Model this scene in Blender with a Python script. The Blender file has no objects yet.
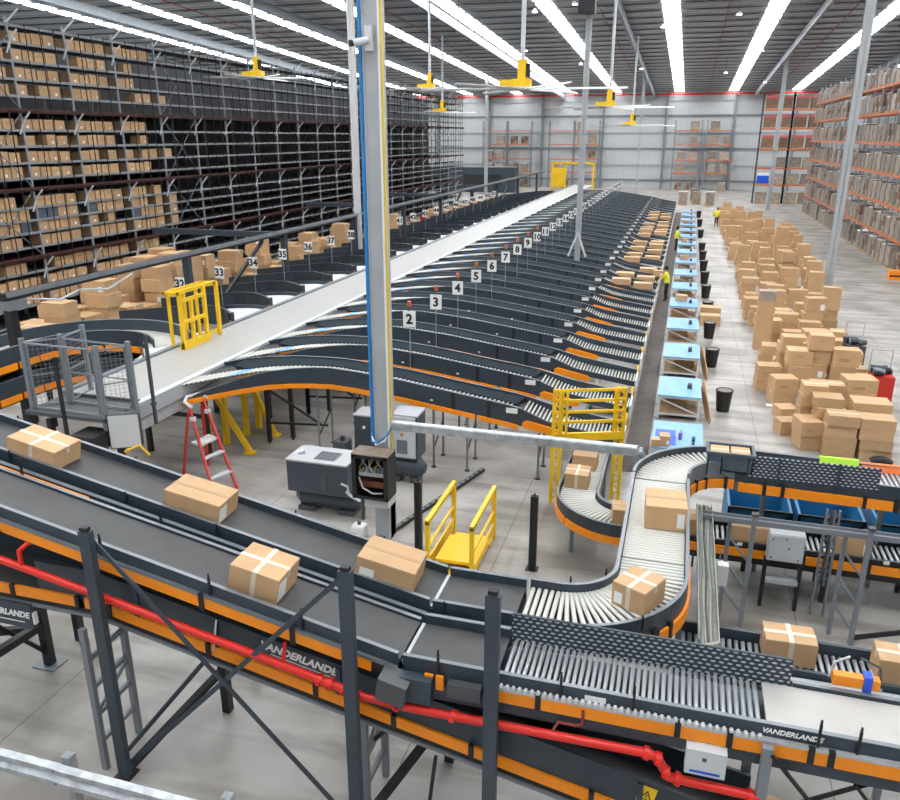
import bpy, math, random
from mathutils import Vector, Matrix, Euler
random.seed(7)
C = bpy.context.scene.collection
R = math.radians
sc = bpy.context.scene

# ------------------------------------------------------------------ materials
def mat(name, col, rough=.5, metal=0., var=.0, vscale=3., rand=0., bump=0., spec=.5, emit=None):
    m = bpy.data.materials.new(name); m.use_nodes = True
    nt = m.node_tree; b = nt.nodes['Principled BSDF']
    b.inputs['Base Color'].default_value = (*col, 1); b.inputs['Roughness'].default_value = rough
    b.inputs['Metallic'].default_value = metal; b.inputs['Specular IOR Level'].default_value = spec
    L = nt.links
    if var or rand:
        hsv = nt.nodes.new('ShaderNodeHueSaturation'); hsv.inputs['Color'].default_value = (*col, 1)
        val = None
        if var:
            tc = nt.nodes.new('ShaderNodeTexCoord'); nz = nt.nodes.new('ShaderNodeTexNoise')
            nz.inputs['Scale'].default_value = vscale; nz.inputs['Detail'].default_value = 5
            L.new(tc.outputs['Object'], nz.inputs['Vector'])
            mr = nt.nodes.new('ShaderNodeMapRange'); mr.inputs[1].default_value = .3; mr.inputs[2].default_value = .7
            mr.inputs[3].default_value = 1 - var; mr.inputs[4].default_value = 1 + var
            L.new(nz.outputs['Fac'], mr.inputs[0]); val = mr.outputs[0]
        if rand:
            oi = nt.nodes.new('ShaderNodeObjectInfo'); mr2 = nt.nodes.new('ShaderNodeMapRange')
            mr2.inputs[3].default_value = 1 - rand; mr2.inputs[4].default_value = 1 + rand
            L.new(oi.outputs['Random'], mr2.inputs[0])
            if val is not None:
                mu = nt.nodes.new('ShaderNodeMath'); mu.operation = 'MULTIPLY'
                L.new(val, mu.inputs[0]); L.new(mr2.outputs[0], mu.inputs[1]); val = mu.outputs[0]
            else: val = mr2.outputs[0]
        L.new(val, hsv.inputs['Value']); L.new(hsv.outputs['Color'], b.inputs['Base Color'])
    if emit:
        b.inputs['Emission Color'].default_value = (*emit[0], 1); b.inputs['Emission Strength'].default_value = emit[1]
    return m

NAVY = mat('navy_steel', (.034, .050, .068), .42, 0, .12, 6)
NAVY2 = mat('navy_post', (.040, .056, .075), .45, 0, .1, 4)
DECKNAVY = mat('deck_sheet_navy', (.012, .021, .029), .75, spec=.15)
BLACK = mat('black_steel', (.012, .013, .015), .5)
ORANGE = mat('orange_cover', (.95, .29, .006), .38, 0, .05, 3)
ALU = mat('aluminium', (.50, .52, .54), .35, .35, .1, 9)
LIP = mat('rail_edge', (.21, .23, .25), .35, .4)
GALV = mat('galvanised', (.50, .53, .56), .42, .6, .25, 7)
GREYP = mat('grey_paint', (.20, .22, .245), .45)
STEELG = mat('steel_grey', (.20, .225, .25), .42, .3, .1, 4)
BELT = mat('belt_rubber', (.060, .060, .061), .55, 0, .12, 2.2)
BELTW = mat('belt_white', (.46, .445, .42), .5, 0, .08, 2)
ROLL = mat('roller_zinc', (.46, .48, .50), .38, .5)
ROLLW = mat('roller_cream', (.58, .575, .53), .4, .15)
ROLLD = mat('roller_dark_zinc', (.46, .48, .50), .38, .5)
RED = mat('red_pipe', (.70, .022, .014), .3)
REDD = mat('ceiling_pipe_red', (.22, .02, .02), .5)
REDL = mat('red_fibreglass', (.60, .03, .02), .4)
YEL = mat('yellow_paint', (.88, .55, .010), .4, 0, .06, 5)
CARD = mat('cardboard', (.55, .35, .185), .75, 0, .06, 3, .10)
CARDT = mat('cardboard_seam', (.44, .275, .14), .7)
TAPE = mat('clear_tape', (.68, .58, .46), .3)
TAPEB = mat('brown_tape', (.42, .25, .12), .35)
PAPER = mat('white_paper', (.82, .82, .80), .6)
WHITE = mat('white_paint', (.66, .67, .67), .45)
BOXG = mat('light_grey_box', (.58, .61, .64), .45)
COMP = mat('compressor_paint', (.050, .066, .082), .38)
COMPT = mat('compressor_top', (.42, .42, .44), .45)
TOTE = mat('tote_plastic', (.085, .115, .145), .5)
BLUE = mat('blue_sheet', (.02, .16, .33), .5, 0, .2, 3)
BLUEP = mat('pale_blue_film', (.20, .43, .74), .35, 0, .12, 2.5)
BLUED = mat('deep_blue_plastic', (.01, .09, .62), .4)
MAT_ = mat('rubber_mat', (.115, .10, .09), .8, 0, .2, 2)
WOOD = mat('pallet_wood', (.42, .27, .14), .8, 0, .2, 6)
RACKG = mat('rack_grey', (.27, .29, .31), .5, .2)
RACKD = mat('rack_shelf_dark', (.052, .056, .062), .6)
RACKM = mat('rack_maroon', (.075, .022, .020), .6)
RACKO = mat('rack_orange', (.55, .12, .035), .5)
WRAP = mat('wrapped_goods', (.29, .235, .19), .45, 0, .35, 2.5, .3)
WRAPD = mat('brown_goods', (.17, .10, .06), .7, 0, .25, 2.0, .25)
SKIN = mat('skin', (.45, .25, .16), .6)
VEST = mat('hivis_vest', (.85, .80, .03), .6)
TROUS = mat('dark_trousers', (.02, .022, .03), .8)
HAIR = mat('dark_hair', (.015, .010, .008), .8)
BIN = mat('black_bin', (.014, .014, .015), .5)
COLG = mat('column_grey', (.42, .44, .46), .5, 0, .06, 2)
CABLEB = mat('blue_cable', (.02, .22, .55), .4)
CABLEY = mat('yellow_cable', (.75, .55, .08), .5)
LIME = mat('lime_fabric', (.45, .75, .05), .7)
ORF = mat('orange_fabric', (.85, .2, .05), .7)
DARKG = mat('dark_grey_box', (.07, .075, .082), .4)
LAMP = mat('lamp_glow', (.8, .8, 1), .5, emit=((.75, .72, 1), 14))
SKYL = mat('skylight_sheet', (.9, .93, .97), .6, emit=((.95, .975, 1.0), 9.0))
BEAC = mat('beacon_amber', (.6, .12, .02), .3)

def glassm():
    m = mat('cabinet_glass', (.9, .9, .9), .05)
    b = m.node_tree.nodes['Principled BSDF']; b.inputs['Transmission Weight'].default_value = 1.
    b.inputs['IOR'].default_value = 1.1; return m
GLASS = glassm()

def floor_mat():
    m = mat('concrete_floor', (.4, .38, .36), .42); nt = m.node_tree; L = nt.links; b = nt.nodes['Principled BSDF']
    tc = nt.nodes.new('ShaderNodeTexCoord')
    def noise(s, d, sc_=(1, 1, 1)):
        mp = nt.nodes.new('ShaderNodeMapping'); mp.inputs['Scale'].default_value = sc_
        L.new(tc.outputs['Object'], mp.inputs['Vector'])
        n = nt.nodes.new('ShaderNodeTexNoise'); n.inputs['Scale'].default_value = s; n.inputs['Detail'].default_value = d
        L.new(mp.outputs[0], n.inputs['Vector']); return n.outputs['Fac']
    r1 = nt.nodes.new('ShaderNodeValToRGB'); L.new(noise(.55, 8), r1.inputs[0])
    r1.color_ramp.elements[0].position = .37; r1.color_ramp.elements[0].color = (.25, .23, .205, 1)
    r1.color_ramp.elements[1].position = .60; r1.color_ramp.elements[1].color = (.43, .41, .385, 1)
    r2 = nt.nodes.new('ShaderNodeValToRGB'); L.new(noise(.9, 6, (.35, 2.2, 1)), r2.inputs[0])
    r2.color_ramp.elements[0].position = .33; r2.color_ramp.elements[0].color = (.52, .50, .47, 1)
    r2.color_ramp.elements[1].position = .52; r2.color_ramp.elements[1].color = (1, 1, 1, 1)
    mx = nt.nodes.new('ShaderNodeMixRGB'); mx.blend_type = 'MULTIPLY'; mx.inputs[0].default_value = .85
    L.new(r1.outputs[0], mx.inputs[1]); L.new(r2.outputs[0], mx.inputs[2])
    br = nt.nodes.new('ShaderNodeTexBrick'); L.new(tc.outputs['Object'], br.inputs['Vector'])
    br.inputs['Scale'].default_value = 1; br.inputs['Brick Width'].default_value = 5.5; br.inputs['Row Height'].default_value = 5.5
    br.inputs['Mortar Size'].default_value = .012; br.offset = 0
    br.inputs['Color1'].default_value = br.inputs['Color2'].default_value = (1, 1, 1, 1); br.inputs['Mortar'].default_value = (.45, .43, .41, 1)
    mx2 = nt.nodes.new('ShaderNodeMixRGB'); mx2.blend_type = 'MULTIPLY'; mx2.inputs[0].default_value = .8
    L.new(mx.outputs[0], mx2.inputs[1]); L.new(br.outputs['Color'], mx2.inputs[2])
    L.new(mx2.outputs[0], b.inputs['Base Color'])
    return m
FLOOR = floor_mat()

def slots_mat():          # navy guard sheet with staggered pale slots, pattern in metres on object X / Z
    m = mat('slotted_navy_sheet', (.03, .042, .06), .4); nt = m.node_tree; L = nt.links; b = nt.nodes['Principled BSDF']
    tc = nt.nodes.new('ShaderNodeTexCoord'); sp = nt.nodes.new('ShaderNodeSeparateXYZ'); L.new(tc.outputs['Object'], sp.inputs[0])
    def mth(op, a, bb=None, c=None):
        n = nt.nodes.new('ShaderNodeMath'); n.operation = op
        for i, v in enumerate((a, bb, c)):
            if v is None: continue
            if isinstance(v, (int, float)): n.inputs[i].default_value = v
            else: L.new(v, n.inputs[i])
        return n.outputs[0]
    u = mth('DIVIDE', sp.outputs['X'], .088); v = mth('DIVIDE', sp.outputs['Z'], .052)
    row = mth('FLOOR', v); sh = mth('MULTIPLY', row, .5); u2 = mth('ADD', u, sh)
    fu = mth('SUBTRACT', mth('FRACT', mth('ADD', u2, 100)), .5); fv = mth('SUBTRACT', mth('FRACT', v), .5)
    d = mth('ADD', mth('POWER', mth('DIVIDE', fu, .31), 2), mth('POWER', mth('DIVIDE', fv, .22), 2))
    k = mth('LESS_THAN', d, 1)
    mx = nt.nodes.new('ShaderNodeMixRGB'); L.new(k, mx.inputs[0])
    mx.inputs[1].default_value = (.03, .042, .06, 1); mx.inputs[2].default_value = (.56, .59, .62, 1)
    L.new(mx.outputs[0], b.inputs['Base Color']); return m
SLOTS = slots_mat()

def stripes_mat(name, c1, c2, pitch, duty, axis='Y', rough=.4):
    m = mat(name, c1, rough); nt = m.node_tree; L = nt.links; b = nt.nodes['Principled BSDF']
    tc = nt.nodes.new('ShaderNodeTexCoord'); sp = nt.nodes.new('ShaderNodeSeparateXYZ'); L.new(tc.outputs['Object'], sp.inputs[0])
    d = nt.nodes.new('ShaderNodeMath'); d.operation = 'DIVIDE'; L.new(sp.outputs[axis], d.inputs[0]); d.inputs[1].default_value = pitch
    a = nt.nodes.new('ShaderNodeMath'); a.operation = 'ADD'; L.new(d.outputs[0], a.inputs[0]); a.inputs[1].default_value = 500
    f = nt.nodes.new('ShaderNodeMath'); f.operation = 'FRACT'; L.new(a.outputs[0], f.inputs[0])
    k = nt.nodes.new('ShaderNodeMath'); k.operation = 'LESS_THAN'; L.new(f.outputs[0], k.inputs[0]); k.inputs[1].default_value = duty
    mx = nt.nodes.new('ShaderNodeMixRGB'); L.new(k.outputs[0], mx.inputs[0])
    mx.inputs[1].default_value = (*c1, 1); mx.inputs[2].default_value = (*c2, 1)
    L.new(mx.outputs[0], b.inputs['Base Color']); return m
SLATS = stripes_mat('sorter_slats', (.40, .395, .375), (.24, .24, .23), .16, .14)
ROOFM = stripes_mat('roof_sheet', (.44, .45, .47), (.28, .29, .31), .95, .5, 'Y', .5)
WALLM = stripes_mat('wall_sheet', (.50, .52, .525), (.46, .48, .485), .5, .5, 'X', .6)

# ------------------------------------------------------------------ mesh builder
class MB:
    def __init__(s): s.v = []; s.f = []; s.m = []; s.mats = []; s.sm = []
    def mi(s, m):
        if m not in s.mats: s.mats.append(m)
        return s.mats.index(m)
    def add(s, vs, fs, m, smooth=False):
        o = len(s.v); s.v += [tuple(p) for p in vs]; k = s.mi(m)
        for f in fs: s.f.append([o + i for i in f]); s.m.append(k); s.sm.append(smooth)
    def box(s, x0, x1, y0, y1, z0, z1, m, M=None):
        vs = [Vector((x, y, z)) for z in (z0, z1) for y in (y0, y1) for x in (x0, x1)]
        if M is not None: vs = [M @ p for p in vs]
        s.add(vs, [(0, 2, 3, 1), (4, 5, 7, 6), (0, 1, 5, 4), (2, 6, 7, 3), (0, 4, 6, 2), (1, 3, 7, 5)], m); return s
    def cyl(s, p, q, r, m, n=10, r2=None, smooth=True):
        p = Vector(p); q = Vector(q); d = (q - p).normalized()
        a = d.orthogonal().normalized(); b = d.cross(a); r2 = r if r2 is None else r2
        vs = [p + (a * math.cos(t) + b * math.sin(t)) * r for t in [2 * math.pi * i / n for i in range(n)]] + \
             [q + (a * math.cos(t) + b * math.sin(t)) * r2 for t in [2 * math.pi * i / n for i in range(n)]]
        s.add(vs, [(i, (i + 1) % n, n + (i + 1) % n, n + i) for i in range(n)], m, smooth)
        s.add(vs, [tuple(range(n))[::-1], tuple(range(n, 2 * n))], m); return s
    def tube(s, pts, r, m, n=10):
        pts = [Vector(p) for p in pts]; vs = []
        ref = None
        for i, p in enumerate(pts):
            d = ((pts[min(i + 1, len(pts) - 1)] - p).normalized() + (p - pts[max(i - 1, 0)]).normalized()).normalized()
            a = d.orthogonal().normalized() if ref is None else (ref - d * ref.dot(d)).normalized()
            ref = a; b = d.cross(a)
            vs += [p + (a * math.cos(t) + b * math.sin(t)) * r for t in [2 * math.pi * k / n for k in range(n)]]
        fs = []
        for i in range(len(pts) - 1):
            fs += [(i * n + k, i * n + (k + 1) % n, (i + 1) * n + (k + 1) % n, (i + 1) * n + k) for k in range(n)]
        s.add(vs, fs, m, True); e = (len(pts) - 1) * n
        s.add(vs[:n], [tuple(range(n))[::-1]], m); s.add(vs[e:], [tuple(range(n))], m); return s
    def bar(s, p, q, w, h, m):            # rectangular bar between two points
        p = Vector(p); q = Vector(q); d = (q - p).normalized()
        up = Vector((0, 0, 1)) if abs(d.z) < .95 else Vector((0, 1, 0))
        a = d.cross(up).normalized(); b = a.cross(d)
        vs = [c + a * (i * w / 2) + b * (j * h / 2) for c in (p, q) for i, j in ((-1, -1), (1, -1), (1, 1), (-1, 1))]
        s.add(vs, [(3, 2, 1, 0), (4, 5, 6, 7), (0, 1, 5, 4), (1, 2, 6, 5), (2, 3, 7, 6), (3, 0, 4, 7)], m); return s
    def band(s, path, u0, u1, v0, v1, m, smooth=False):   # rectangular section swept along path; v0/v1 may be functions of index
        lat = laterals(path); n = len(path); vs = []
        for i, p in enumerate(path):
            p = Vector(p); a = v0[i] if isinstance(v0, (list, tuple)) else v0; b = v1[i] if isinstance(v1, (list, tuple)) else v1
            for u, w in ((u0, a), (u1, a), (u1, b), (u0, b)): vs.append(p + lat[i] * u + Vector((0, 0, w)))
        fs = []
        for i in range(n - 1):
            for k in range(4): fs.append((i * 4 + k, i * 4 + (k + 1) % 4, (i + 1) * 4 + (k + 1) % 4, (i + 1) * 4 + k))
        fs += [(3, 2, 1, 0), ((n - 1) * 4, (n - 1) * 4 + 1, (n - 1) * 4 + 2, (n - 1) * 4 + 3)]
        s.add(vs, fs, m, smooth); return s
    def prism(s, prof, axis, a, b, m):    # prof: 2D points, extruded along axis ('x','y','z')
        def P(u, v, t): return {'x': (t, u, v), 'y': (u, t, v), 'z': (u, v, t)}[axis]
        n = len(prof); vs = [P(u, v, a) for u, v in prof] + [P(u, v, b) for u, v in prof]
        s.add(vs, [tuple(range(n))[::-1], tuple(range(n, 2 * n))] + [(i, (i + 1) % n, n + (i + 1) % n, n + i) for i in range(n)], m); return s
    def mesh(s, name, origin):
        me = bpy.data.meshes.new(name)
        me.from_pydata([(x - origin[0], y - origin[1], z - origin[2]) for x, y, z in s.v], [], s.f)
        for m in s.mats: me.materials.append(m)
        me.polygons.foreach_set('material_index', s.m); me.polygons.foreach_set('use_smooth', s.sm)
        import bmesh
        bm = bmesh.new(); bm.from_mesh(me); bmesh.ops.recalc_face_normals(bm, faces=bm.faces); bm.to_mesh(me); bm.free()
        return me
    def build(s, name, parent=None, label=None):
        if parent is not None: o0 = ORG[parent]
        else:
            xs, ys, zs = zip(*s.v); o0 = Vector(((min(xs) + max(xs)) / 2, (min(ys) + max(ys)) / 2, min(zs)))
        ob = bpy.data.objects.new(name, s.mesh(name, o0)); C.objects.link(ob)
        if parent is not None: ob.parent = parent
        else: ob.location = o0
        ORG[ob] = o0
        if label: ob['label'] = label
        return ob
ORG = {}
def laterals(path):
    out = []
    for i in range(len(path)):
        a = Vector(path[max(i - 1, 0)]); b = Vector(path[min(i + 1, len(path) - 1)]); d = b - a; d.z = 0; d.normalize()
        out.append(Vector((-d.y, d.x, 0)))      # left of travel
    return out
def tag(o, label, cat, group=None, kind=None):
    o['label'] = label; o['category'] = cat
    if group: o['group'] = group
    if kind: o['kind'] = kind
    return o
def thing(name, loc, label, cat, group=None):
    o = bpy.data.objects.new(name, None); C.objects.link(o); o.location = loc; o.empty_display_size = .2
    ORG[o] = Vector(loc); return tag(o, label, cat, group)
def struct(o): o['kind'] = 'structure'; return o
KIDS = {}
def copy_tree(o, parent=None):
    c = o.copy(); C.objects.link(c)
    if parent is not None: c.parent = parent
    ORG[c] = ORG.get(o, Vector((0, 0, 0)))
    for ch in list(o.children): copy_tree(ch, c)
    return c
def place(me, name, parent, world, rot=(0, 0, 0)):     # a child sharing mesh data
    ob = bpy.data.objects.new(name, me); C.objects.link(ob); ob.parent = parent
    ob.location = Vector(world) - ORG[parent]; ob.rotation_euler = rot; ORG[ob] = ORG[parent]; return ob
def text(body, size, M, m, parent, name='lettering', shear=0., bold=0., ext=.003):
    cu = bpy.data.curves.new('t', 'FONT'); cu.body = body; cu.size = size; cu.align_x = 'CENTER'; cu.align_y = 'CENTER'
    cu.shear = shear; cu.offset = bold; cu.extrude = ext; cu.resolution_u = 3
    o = bpy.data.objects.new('t', cu); C.objects.link(o); bpy.context.view_layer.update()
    me = bpy.data.meshes.new_from_object(o.evaluated_get(bpy.context.evaluated_depsgraph_get()))
    bpy.data.objects.remove(o); bpy.data.curves.remove(cu); me.name = name
    me.transform(Matrix.Translation(-ORG[parent]) @ M); me.materials.clear(); me.materials.append(m)
    ob = bpy.data.objects.new(name, me); C.objects.link(ob); ob.parent = parent; ORG[ob] = ORG[parent]; return ob
def face_front(x, y, z, tilt=0.):       # text frame readable from -Y, baseline along +X, tilt = slope of the baseline
    return Matrix.Translation((x, y, z)) @ Matrix.Rotation(-tilt, 4, 'Y') @ Matrix.Rotation(R(90), 4, 'X')

def arc(cx, cy, r, a0, a1, z0, z1, n=24):
    return [(cx + r * math.cos(R(a0 + (a1 - a0) * i / n)), cy + r * math.sin(R(a0 + (a1 - a0) * i / n)), z0 + (z1 - z0) * i / n) for i in range(n + 1)]
def arclen(path):
    s = [0]
    for i in range(1, len(path)): s.append(s[-1] + (Vector(path[i]) - Vector(path[i - 1])).length)
    return s
def sub(path, a, b):                     # stretch of a path between two arc lengths
    s = arclen(path); out = [at(path, s, a)]
    out += [tuple(path[i]) for i in range(len(path)) if a + 1e-4 < s[i] < b - 1e-4]
    return out + [at(path, s, b)]
def at(path, s, d):
    d = max(0, min(d, s[-1] - 1e-6))
    for i in range(1, len(path)):
        if s[i] >= d:
            t = (d - s[i - 1]) / (s[i] - s[i - 1] + 1e-12); return tuple(Vector(path[i - 1]).lerp(Vector(path[i]), t))
    return tuple(path[-1])

_rollers = {}
def roller_mesh(L, r, m):
    k = (round(L, 3), r, m.name)
    if k not in _rollers:
        b = MB(); b.cyl((0, -L / 2, 0), (0, L / 2, 0), r, m, 12)
        b.cyl((0, -L / 2 - .02, 0), (0, L / 2 + .02, 0), r * .35, BLACK, 6); _rollers[k] = b.mesh('roller', (0, 0, 0))
    return _rollers[k]
def rollers(parent, path, w, pitch, m=None, r=.026, name='roller', a=0, b=None):
    m = m or ROLL; s = arclen(path); b = s[-1] if b is None else b; me = roller_mesh(w, r, m); d = a + pitch / 2; k = 0
    while d < b:
        p = at(path, s, d); q = at(path, s, d + .01); p0 = at(path, s, d - .01); t = Vector(q) - Vector(p0)
        place(me, name, parent, (p[0], p[1], p[2] - r), (0, -math.atan2(t.z, math.hypot(t.x, t.y)), math.atan2(t.y, t.x))); d += pitch; k += 1
def side_covers(parent, path, u, v0, v1, segs, side, m=None):
    """orange cover strips on one side, segs = list of (start, end) arc lengths"""
    for a, b in segs:
        p = sub(path, a, b); mb = MB(); uu = (u, u + .035) if side > 0 else (-u - .035, -u)
        mb.band(p, uu[0], uu[1], v0, v1, m or ORANGE); mb.build('side_cover', parent)
def clamps(parent, path, u, v0, v1, ds):
    for d in ds:
        p = sub(path, d - .03, d + .03); mb = MB(); mb.band(p, min(u, u + .05 * (1 if u > 0 else -1)), max(u, u + .05 * (1 if u > 0 else -1)), v0, v1, BLACK); mb.build('bracket', parent)
def rails(parent, path, w, v0=-.14, v1=.11, left=True, right=True, lip=LIP, body=NAVY, th=.045):
    for sgn, on in ((1, left), (-1, right)):
        if not on: continue
        u = sorted((sgn * w / 2, sgn * (w / 2 + th)))
        mb = MB(); mb.band(path, u[0], u[1], v0, v1, body)
        mb.band(path, u[0] - .003, u[1] + .003, v1, v1 + .008, lip); mb.build('side_rail', parent)
def sensors(parent, path, w, ds, side, h=.16):
    for d in ds:
        s = arclen(path); p = Vector(at(path, s, d)); l = laterals(sub(path, max(d - .05, 0), d + .05))[0]
        q = p + l * side * (w / 2 + .07); mb = MB()
        mb.box(q.x - .013, q.x + .013, q.y - .013, q.y + .013, p.z - .02, p.z + h, BLACK); mb.cyl((q.x, q.y, p.z + h), (q.x, q.y, p.z + h + .05), .012, BLACK, 6)
        mb.build('sensor_post', parent)
# ------------------------------------------------------------------ cartons
def carton_mesh(name, l, w, h, tape=TAPE, label=0, cross=False, seam=True, flaps=False):
    b = MB(); x, y = l / 2, w / 2; bv = .006
    b.box(-x, x, -y, y, 0, h, CARD)
    if seam: b.box(-x + .002, x - .002, -.003, .003, h - .001, h + .0015, CARDT)
    return b
def near_carton(loc, l, w, h, rz, label, tilt=0., tape='long', lab=None, group='cartons riding the conveyors', name='carton'):
    t = thing(name, loc, label, 'carton', group); t.rotation_euler = (0, tilt, rz)
    o = Vector(loc); x, y = l / 2, w / 2
    def bld(b, nm, lb=None):
        me = b.mesh(nm, (0, 0, 0)); ob = bpy.data.objects.new(nm, me); C.objects.link(ob); ob.parent = t; ORG[ob] = o; return ob
    b = MB(); b.box(-x, x, -y, y, 0, h - .012, CARD); b.box(-x, x, -y, -.004, h - .012, h, CARD); b.box(-x, x, .004, y, h - .012, h, CARD)
    body = bld(b, 'carton_body')
    bv = body.modifiers.new('bevel', 'BEVEL'); bv.width = .008; bv.segments = 2
    tw = .03
    if tape in ('long', 'cross', 'brown'):
        m = TAPEB if tape == 'brown' else TAPE; b = MB()
        b.box(-x - .002, x + .002, -tw, tw, h, h + .003, m); b.box(-x - .003, -x, -tw, tw, h - .1, h + .003, m); b.box(x, x + .003, -tw, tw, h - .1, h + .003, m)
        bld(b, 'tape_strip')
    if tape == 'cross':
        b = MB(); b.box(-tw, tw, -y - .002, y + .002, h + .001, h + .004, TAPE); b.box(-tw, tw, -y - .003, -y, h * .0, h + .004, TAPE); b.box(-tw, tw, y, y + .003, h - .12, h + .004, TAPE)
        bld(b, 'tape_strip')
    if lab == 'side':
        b = MB(); b.box(x * .55, x * .9, -y - .004, -y, h * .15, h * .75, PAPER); bld(b, 'shipping_label')
    if lab == 'left':
        b = MB(); b.box(-x * .85, -x * .35, -y - .004, -y, h * .12, h * .6, PAPER); bld(b, 'shipping_label')
    if lab == 'end':
        b = MB(); b.box(x, x + .004, -y * .9, -y * .2, h * .1, h * .8, PAPER); bld(b, 'shipping_label')
    return t

def unit_carton(k):
    b = MB(); tp = TAPE if k % 3 == 0 else (TAPEB if k % 3 == 1 else CARDT); tw = .05 if k % 3 < 2 else .012
    b.box(-.5, .5, -.5, .5, 0, .985, CARD); b.box(-.5, .5, -.5, -tw, .985, 1, CARD); b.box(-.5, .5, tw, .5, .985, 1, CARD); b.box(-.501, .501, -tw, tw, .98, .998, tp)
    b.box(-.503, -.5, -tw, tw, .72, .998, tp); b.box(.5, .503, -tw, tw, .72, .998, tp)
    if k in (4,): b.box(.18, .4, -.503, -.5, .2, .6, PAPER)
    if k in (2,): b.box(-.3, .1, -.503, -.5, .3, .5, CARDT)
    if k in (3,): b.box(-.1, .1, -.503, -.5, .62, .72, CARDT)      # hand hole
    return b.mesh('carton', (0, 0, 0))
UC = [unit_carton(k) for k in range(6)]
def carton(x, y, z, l, w, h, rz, label, group, me=None, name='carton'):
    o = bpy.data.objects.new(name, me or random.choice(UC)); C.objects.link(o); o.location = (x, y, z); o.scale = (l, w, h); o.rotation_euler = (0, 0, rz)
    ORG[o] = Vector((x, y, z)); return tag(o, label, 'carton', group)

# ------------------------------------------------------------------ setting
def roofz(y): return 14.75 + .047 * (136 - y)
b = MB(); b.box(-62, 34, -14, 137, -.3, 0, FLOOR); struct(b.build('floor'))
b = MB(); b.prism([(-14, roofz(-14)), (137, roofz(137)), (137, roofz(137) + .2), (-14, roofz(-14) + .2)], 'x', -62, 34, ROOFM); struct(b.build('ceiling'))
b = MB(); b.box(-62, 34, 136.3, 137, 0, 15.2, WALLM); struct(b.build('wall_far'))
b = MB(); b.box(-62.5, -62, -14, 137, 0, 22, WALLM); struct(b.build('wall_left'))
b = MB(); b.box(34, 34.5, -14, 137, 0, 22, WALLM); struct(b.build('wall_right'))
b = MB(); b.box(-62, 34, -14.5, -14, 0, 22, WALLM); struct(b.build('wall_near'))
for i, z in enumerate([1.2, 3.6, 6.1, 8.6, 11.1, 13.4]):
    b = MB(); b.box(-62, 34, 136.1, 136.3, z, z + .26, COLG if i % 2 else STEELG); struct(b.build('wall_girt'))
for x in (-54, -42, -33, -24, -14, -4.2, 6, 15, 25):
    b = MB(); b.box(x - .18, x + .18, 135.75, 136.1, 0, 14.6, GREYP); struct(b.build('wall_column'))
for i, x in enumerate([-53.3, -44.9, -36.5, -28.1, -19.8, -12.1, -2.5, 5.5, 14.5, 23.2]):
    b = MB(); b.prism([(-12, roofz(-12) - .03), (135.5, roofz(135.5) - .03), (135.5, roofz(135.5) + .01), (-12, roofz(-12) + .01)], 'x', x - .68, x + .68, SKYL)
    struct(b.build('window_%d' % (i + 1)))
y = -12.
while y < 135:
    b = MB(); z = roofz(y); b.box(-62, 34, y - .2, y + .2, z - .12, z - .04, STEELG); struct(b.build('ceiling_purlin')); y += 2.8
for x in (-47.5, -33, -20.5, -6.2, 8.7, 20):
    b = MB(); b.prism([(-14, roofz(-14) - .3), (136, roofz(136) - .3), (136, roofz(136) - 1.0), (-14, roofz(-14) - 1.0)], 'x', x - .12, x + .12, STEELG); struct(b.build('ceiling_beam'))
for x in (-40, -24.5, -7.8, 1.8, 11):
    b = MB(); b.cyl((x, -12, roofz(-12) - .45), (x, 135, roofz(135) - .45), .045, REDD, 8); struct(b.build('ceiling_pipe'))
b = MB(); b.cyl((-60, 135.4, 14.35), (34, 135.4, 14.35), .13, RED, 8); struct(b.build('ceiling_pipe'))

# columns
def hcol(x, y, w, h, label, z0=0, m=COLG):
    t = thing('column', (x, y, z0), label, 'column')
    b = MB(); b.box(x - w / 2, x + w / 2, y - w / 2, y - w / 2 + .03, z0, h, m); b.box(x - w / 2, x + w / 2, y + w / 2 - .03, y + w / 2, z0, h, m); b.box(x - .015, x + .015, y - w / 2, y + w / 2, z0, h, m)
    b.build('shaft', t); b = MB(); b.box(x - w * .8, x + w * .8, y - w * .8, y + w * .8, z0, z0 + .03, m); b.build('base_plate', t); return t
t = thing('column', (-5.5, 13.85, 0), 'tall grey steel column with blue cable run, between the compressors', 'column')
b = MB(); b.box(-5.60, -5.57, 13.66, 14.0, 0, roofz(13.8), COLG); b.box(-5.33, -5.30, 13.66, 14.0, 0, roofz(13.8), COLG); b.box(-5.57, -5.33, 13.68, 13.71, 0, roofz(13.8), COLG); b.build('shaft', t)
b = MB(); b.tube([(-5.645, 13.68, 2.2), (-5.645, 13.68, roofz(13.8) - .2)], .04, CABLEB, 8); b.build('blue_pipe', t, 'bright blue air pipe')
b = MB(); b.box(-5.26, -5.225, 13.64, 13.70, 1.9, roofz(13.8), CABLEY); b.box(-5.30, -5.26, 13.63, 13.69, 1.9, roofz(13.8), PAPER); b.build('cable_trunking', t, 'yellow and white cable trunking')
b = MB(); b.tube([(-5.64, 13.63, 2.35), (-5.6, 13.5, 2.22), (-5.45, 13.42, 2.25), (-5.25, 13.45, 2.4), (-5.15, 13.5, 2.6)], .02, CABLEB, 6); b.tube([(-5.62, 13.57, 2.3), (-5.5, 13.45, 2.18), (-5.3, 13.42, 2.3), (-5.18, 13.5, 2.55)], .016, PAPER, 6); b.build('hose', t)
b = MB(); b.box(-5.62, -5.30, 13.6, 13.95, 0, .75, COLG); b.build('plinth', t)
cam_t = thing('security_camera', (-5.5, 13.6, 9.55), 'small white security camera on the tall grey column', 'camera')
b = MB(); b.box(-5.52, -5.38, 13.58, 13.67, 9.40, 9.80, WHITE); b.build('mount', cam_t)
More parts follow.
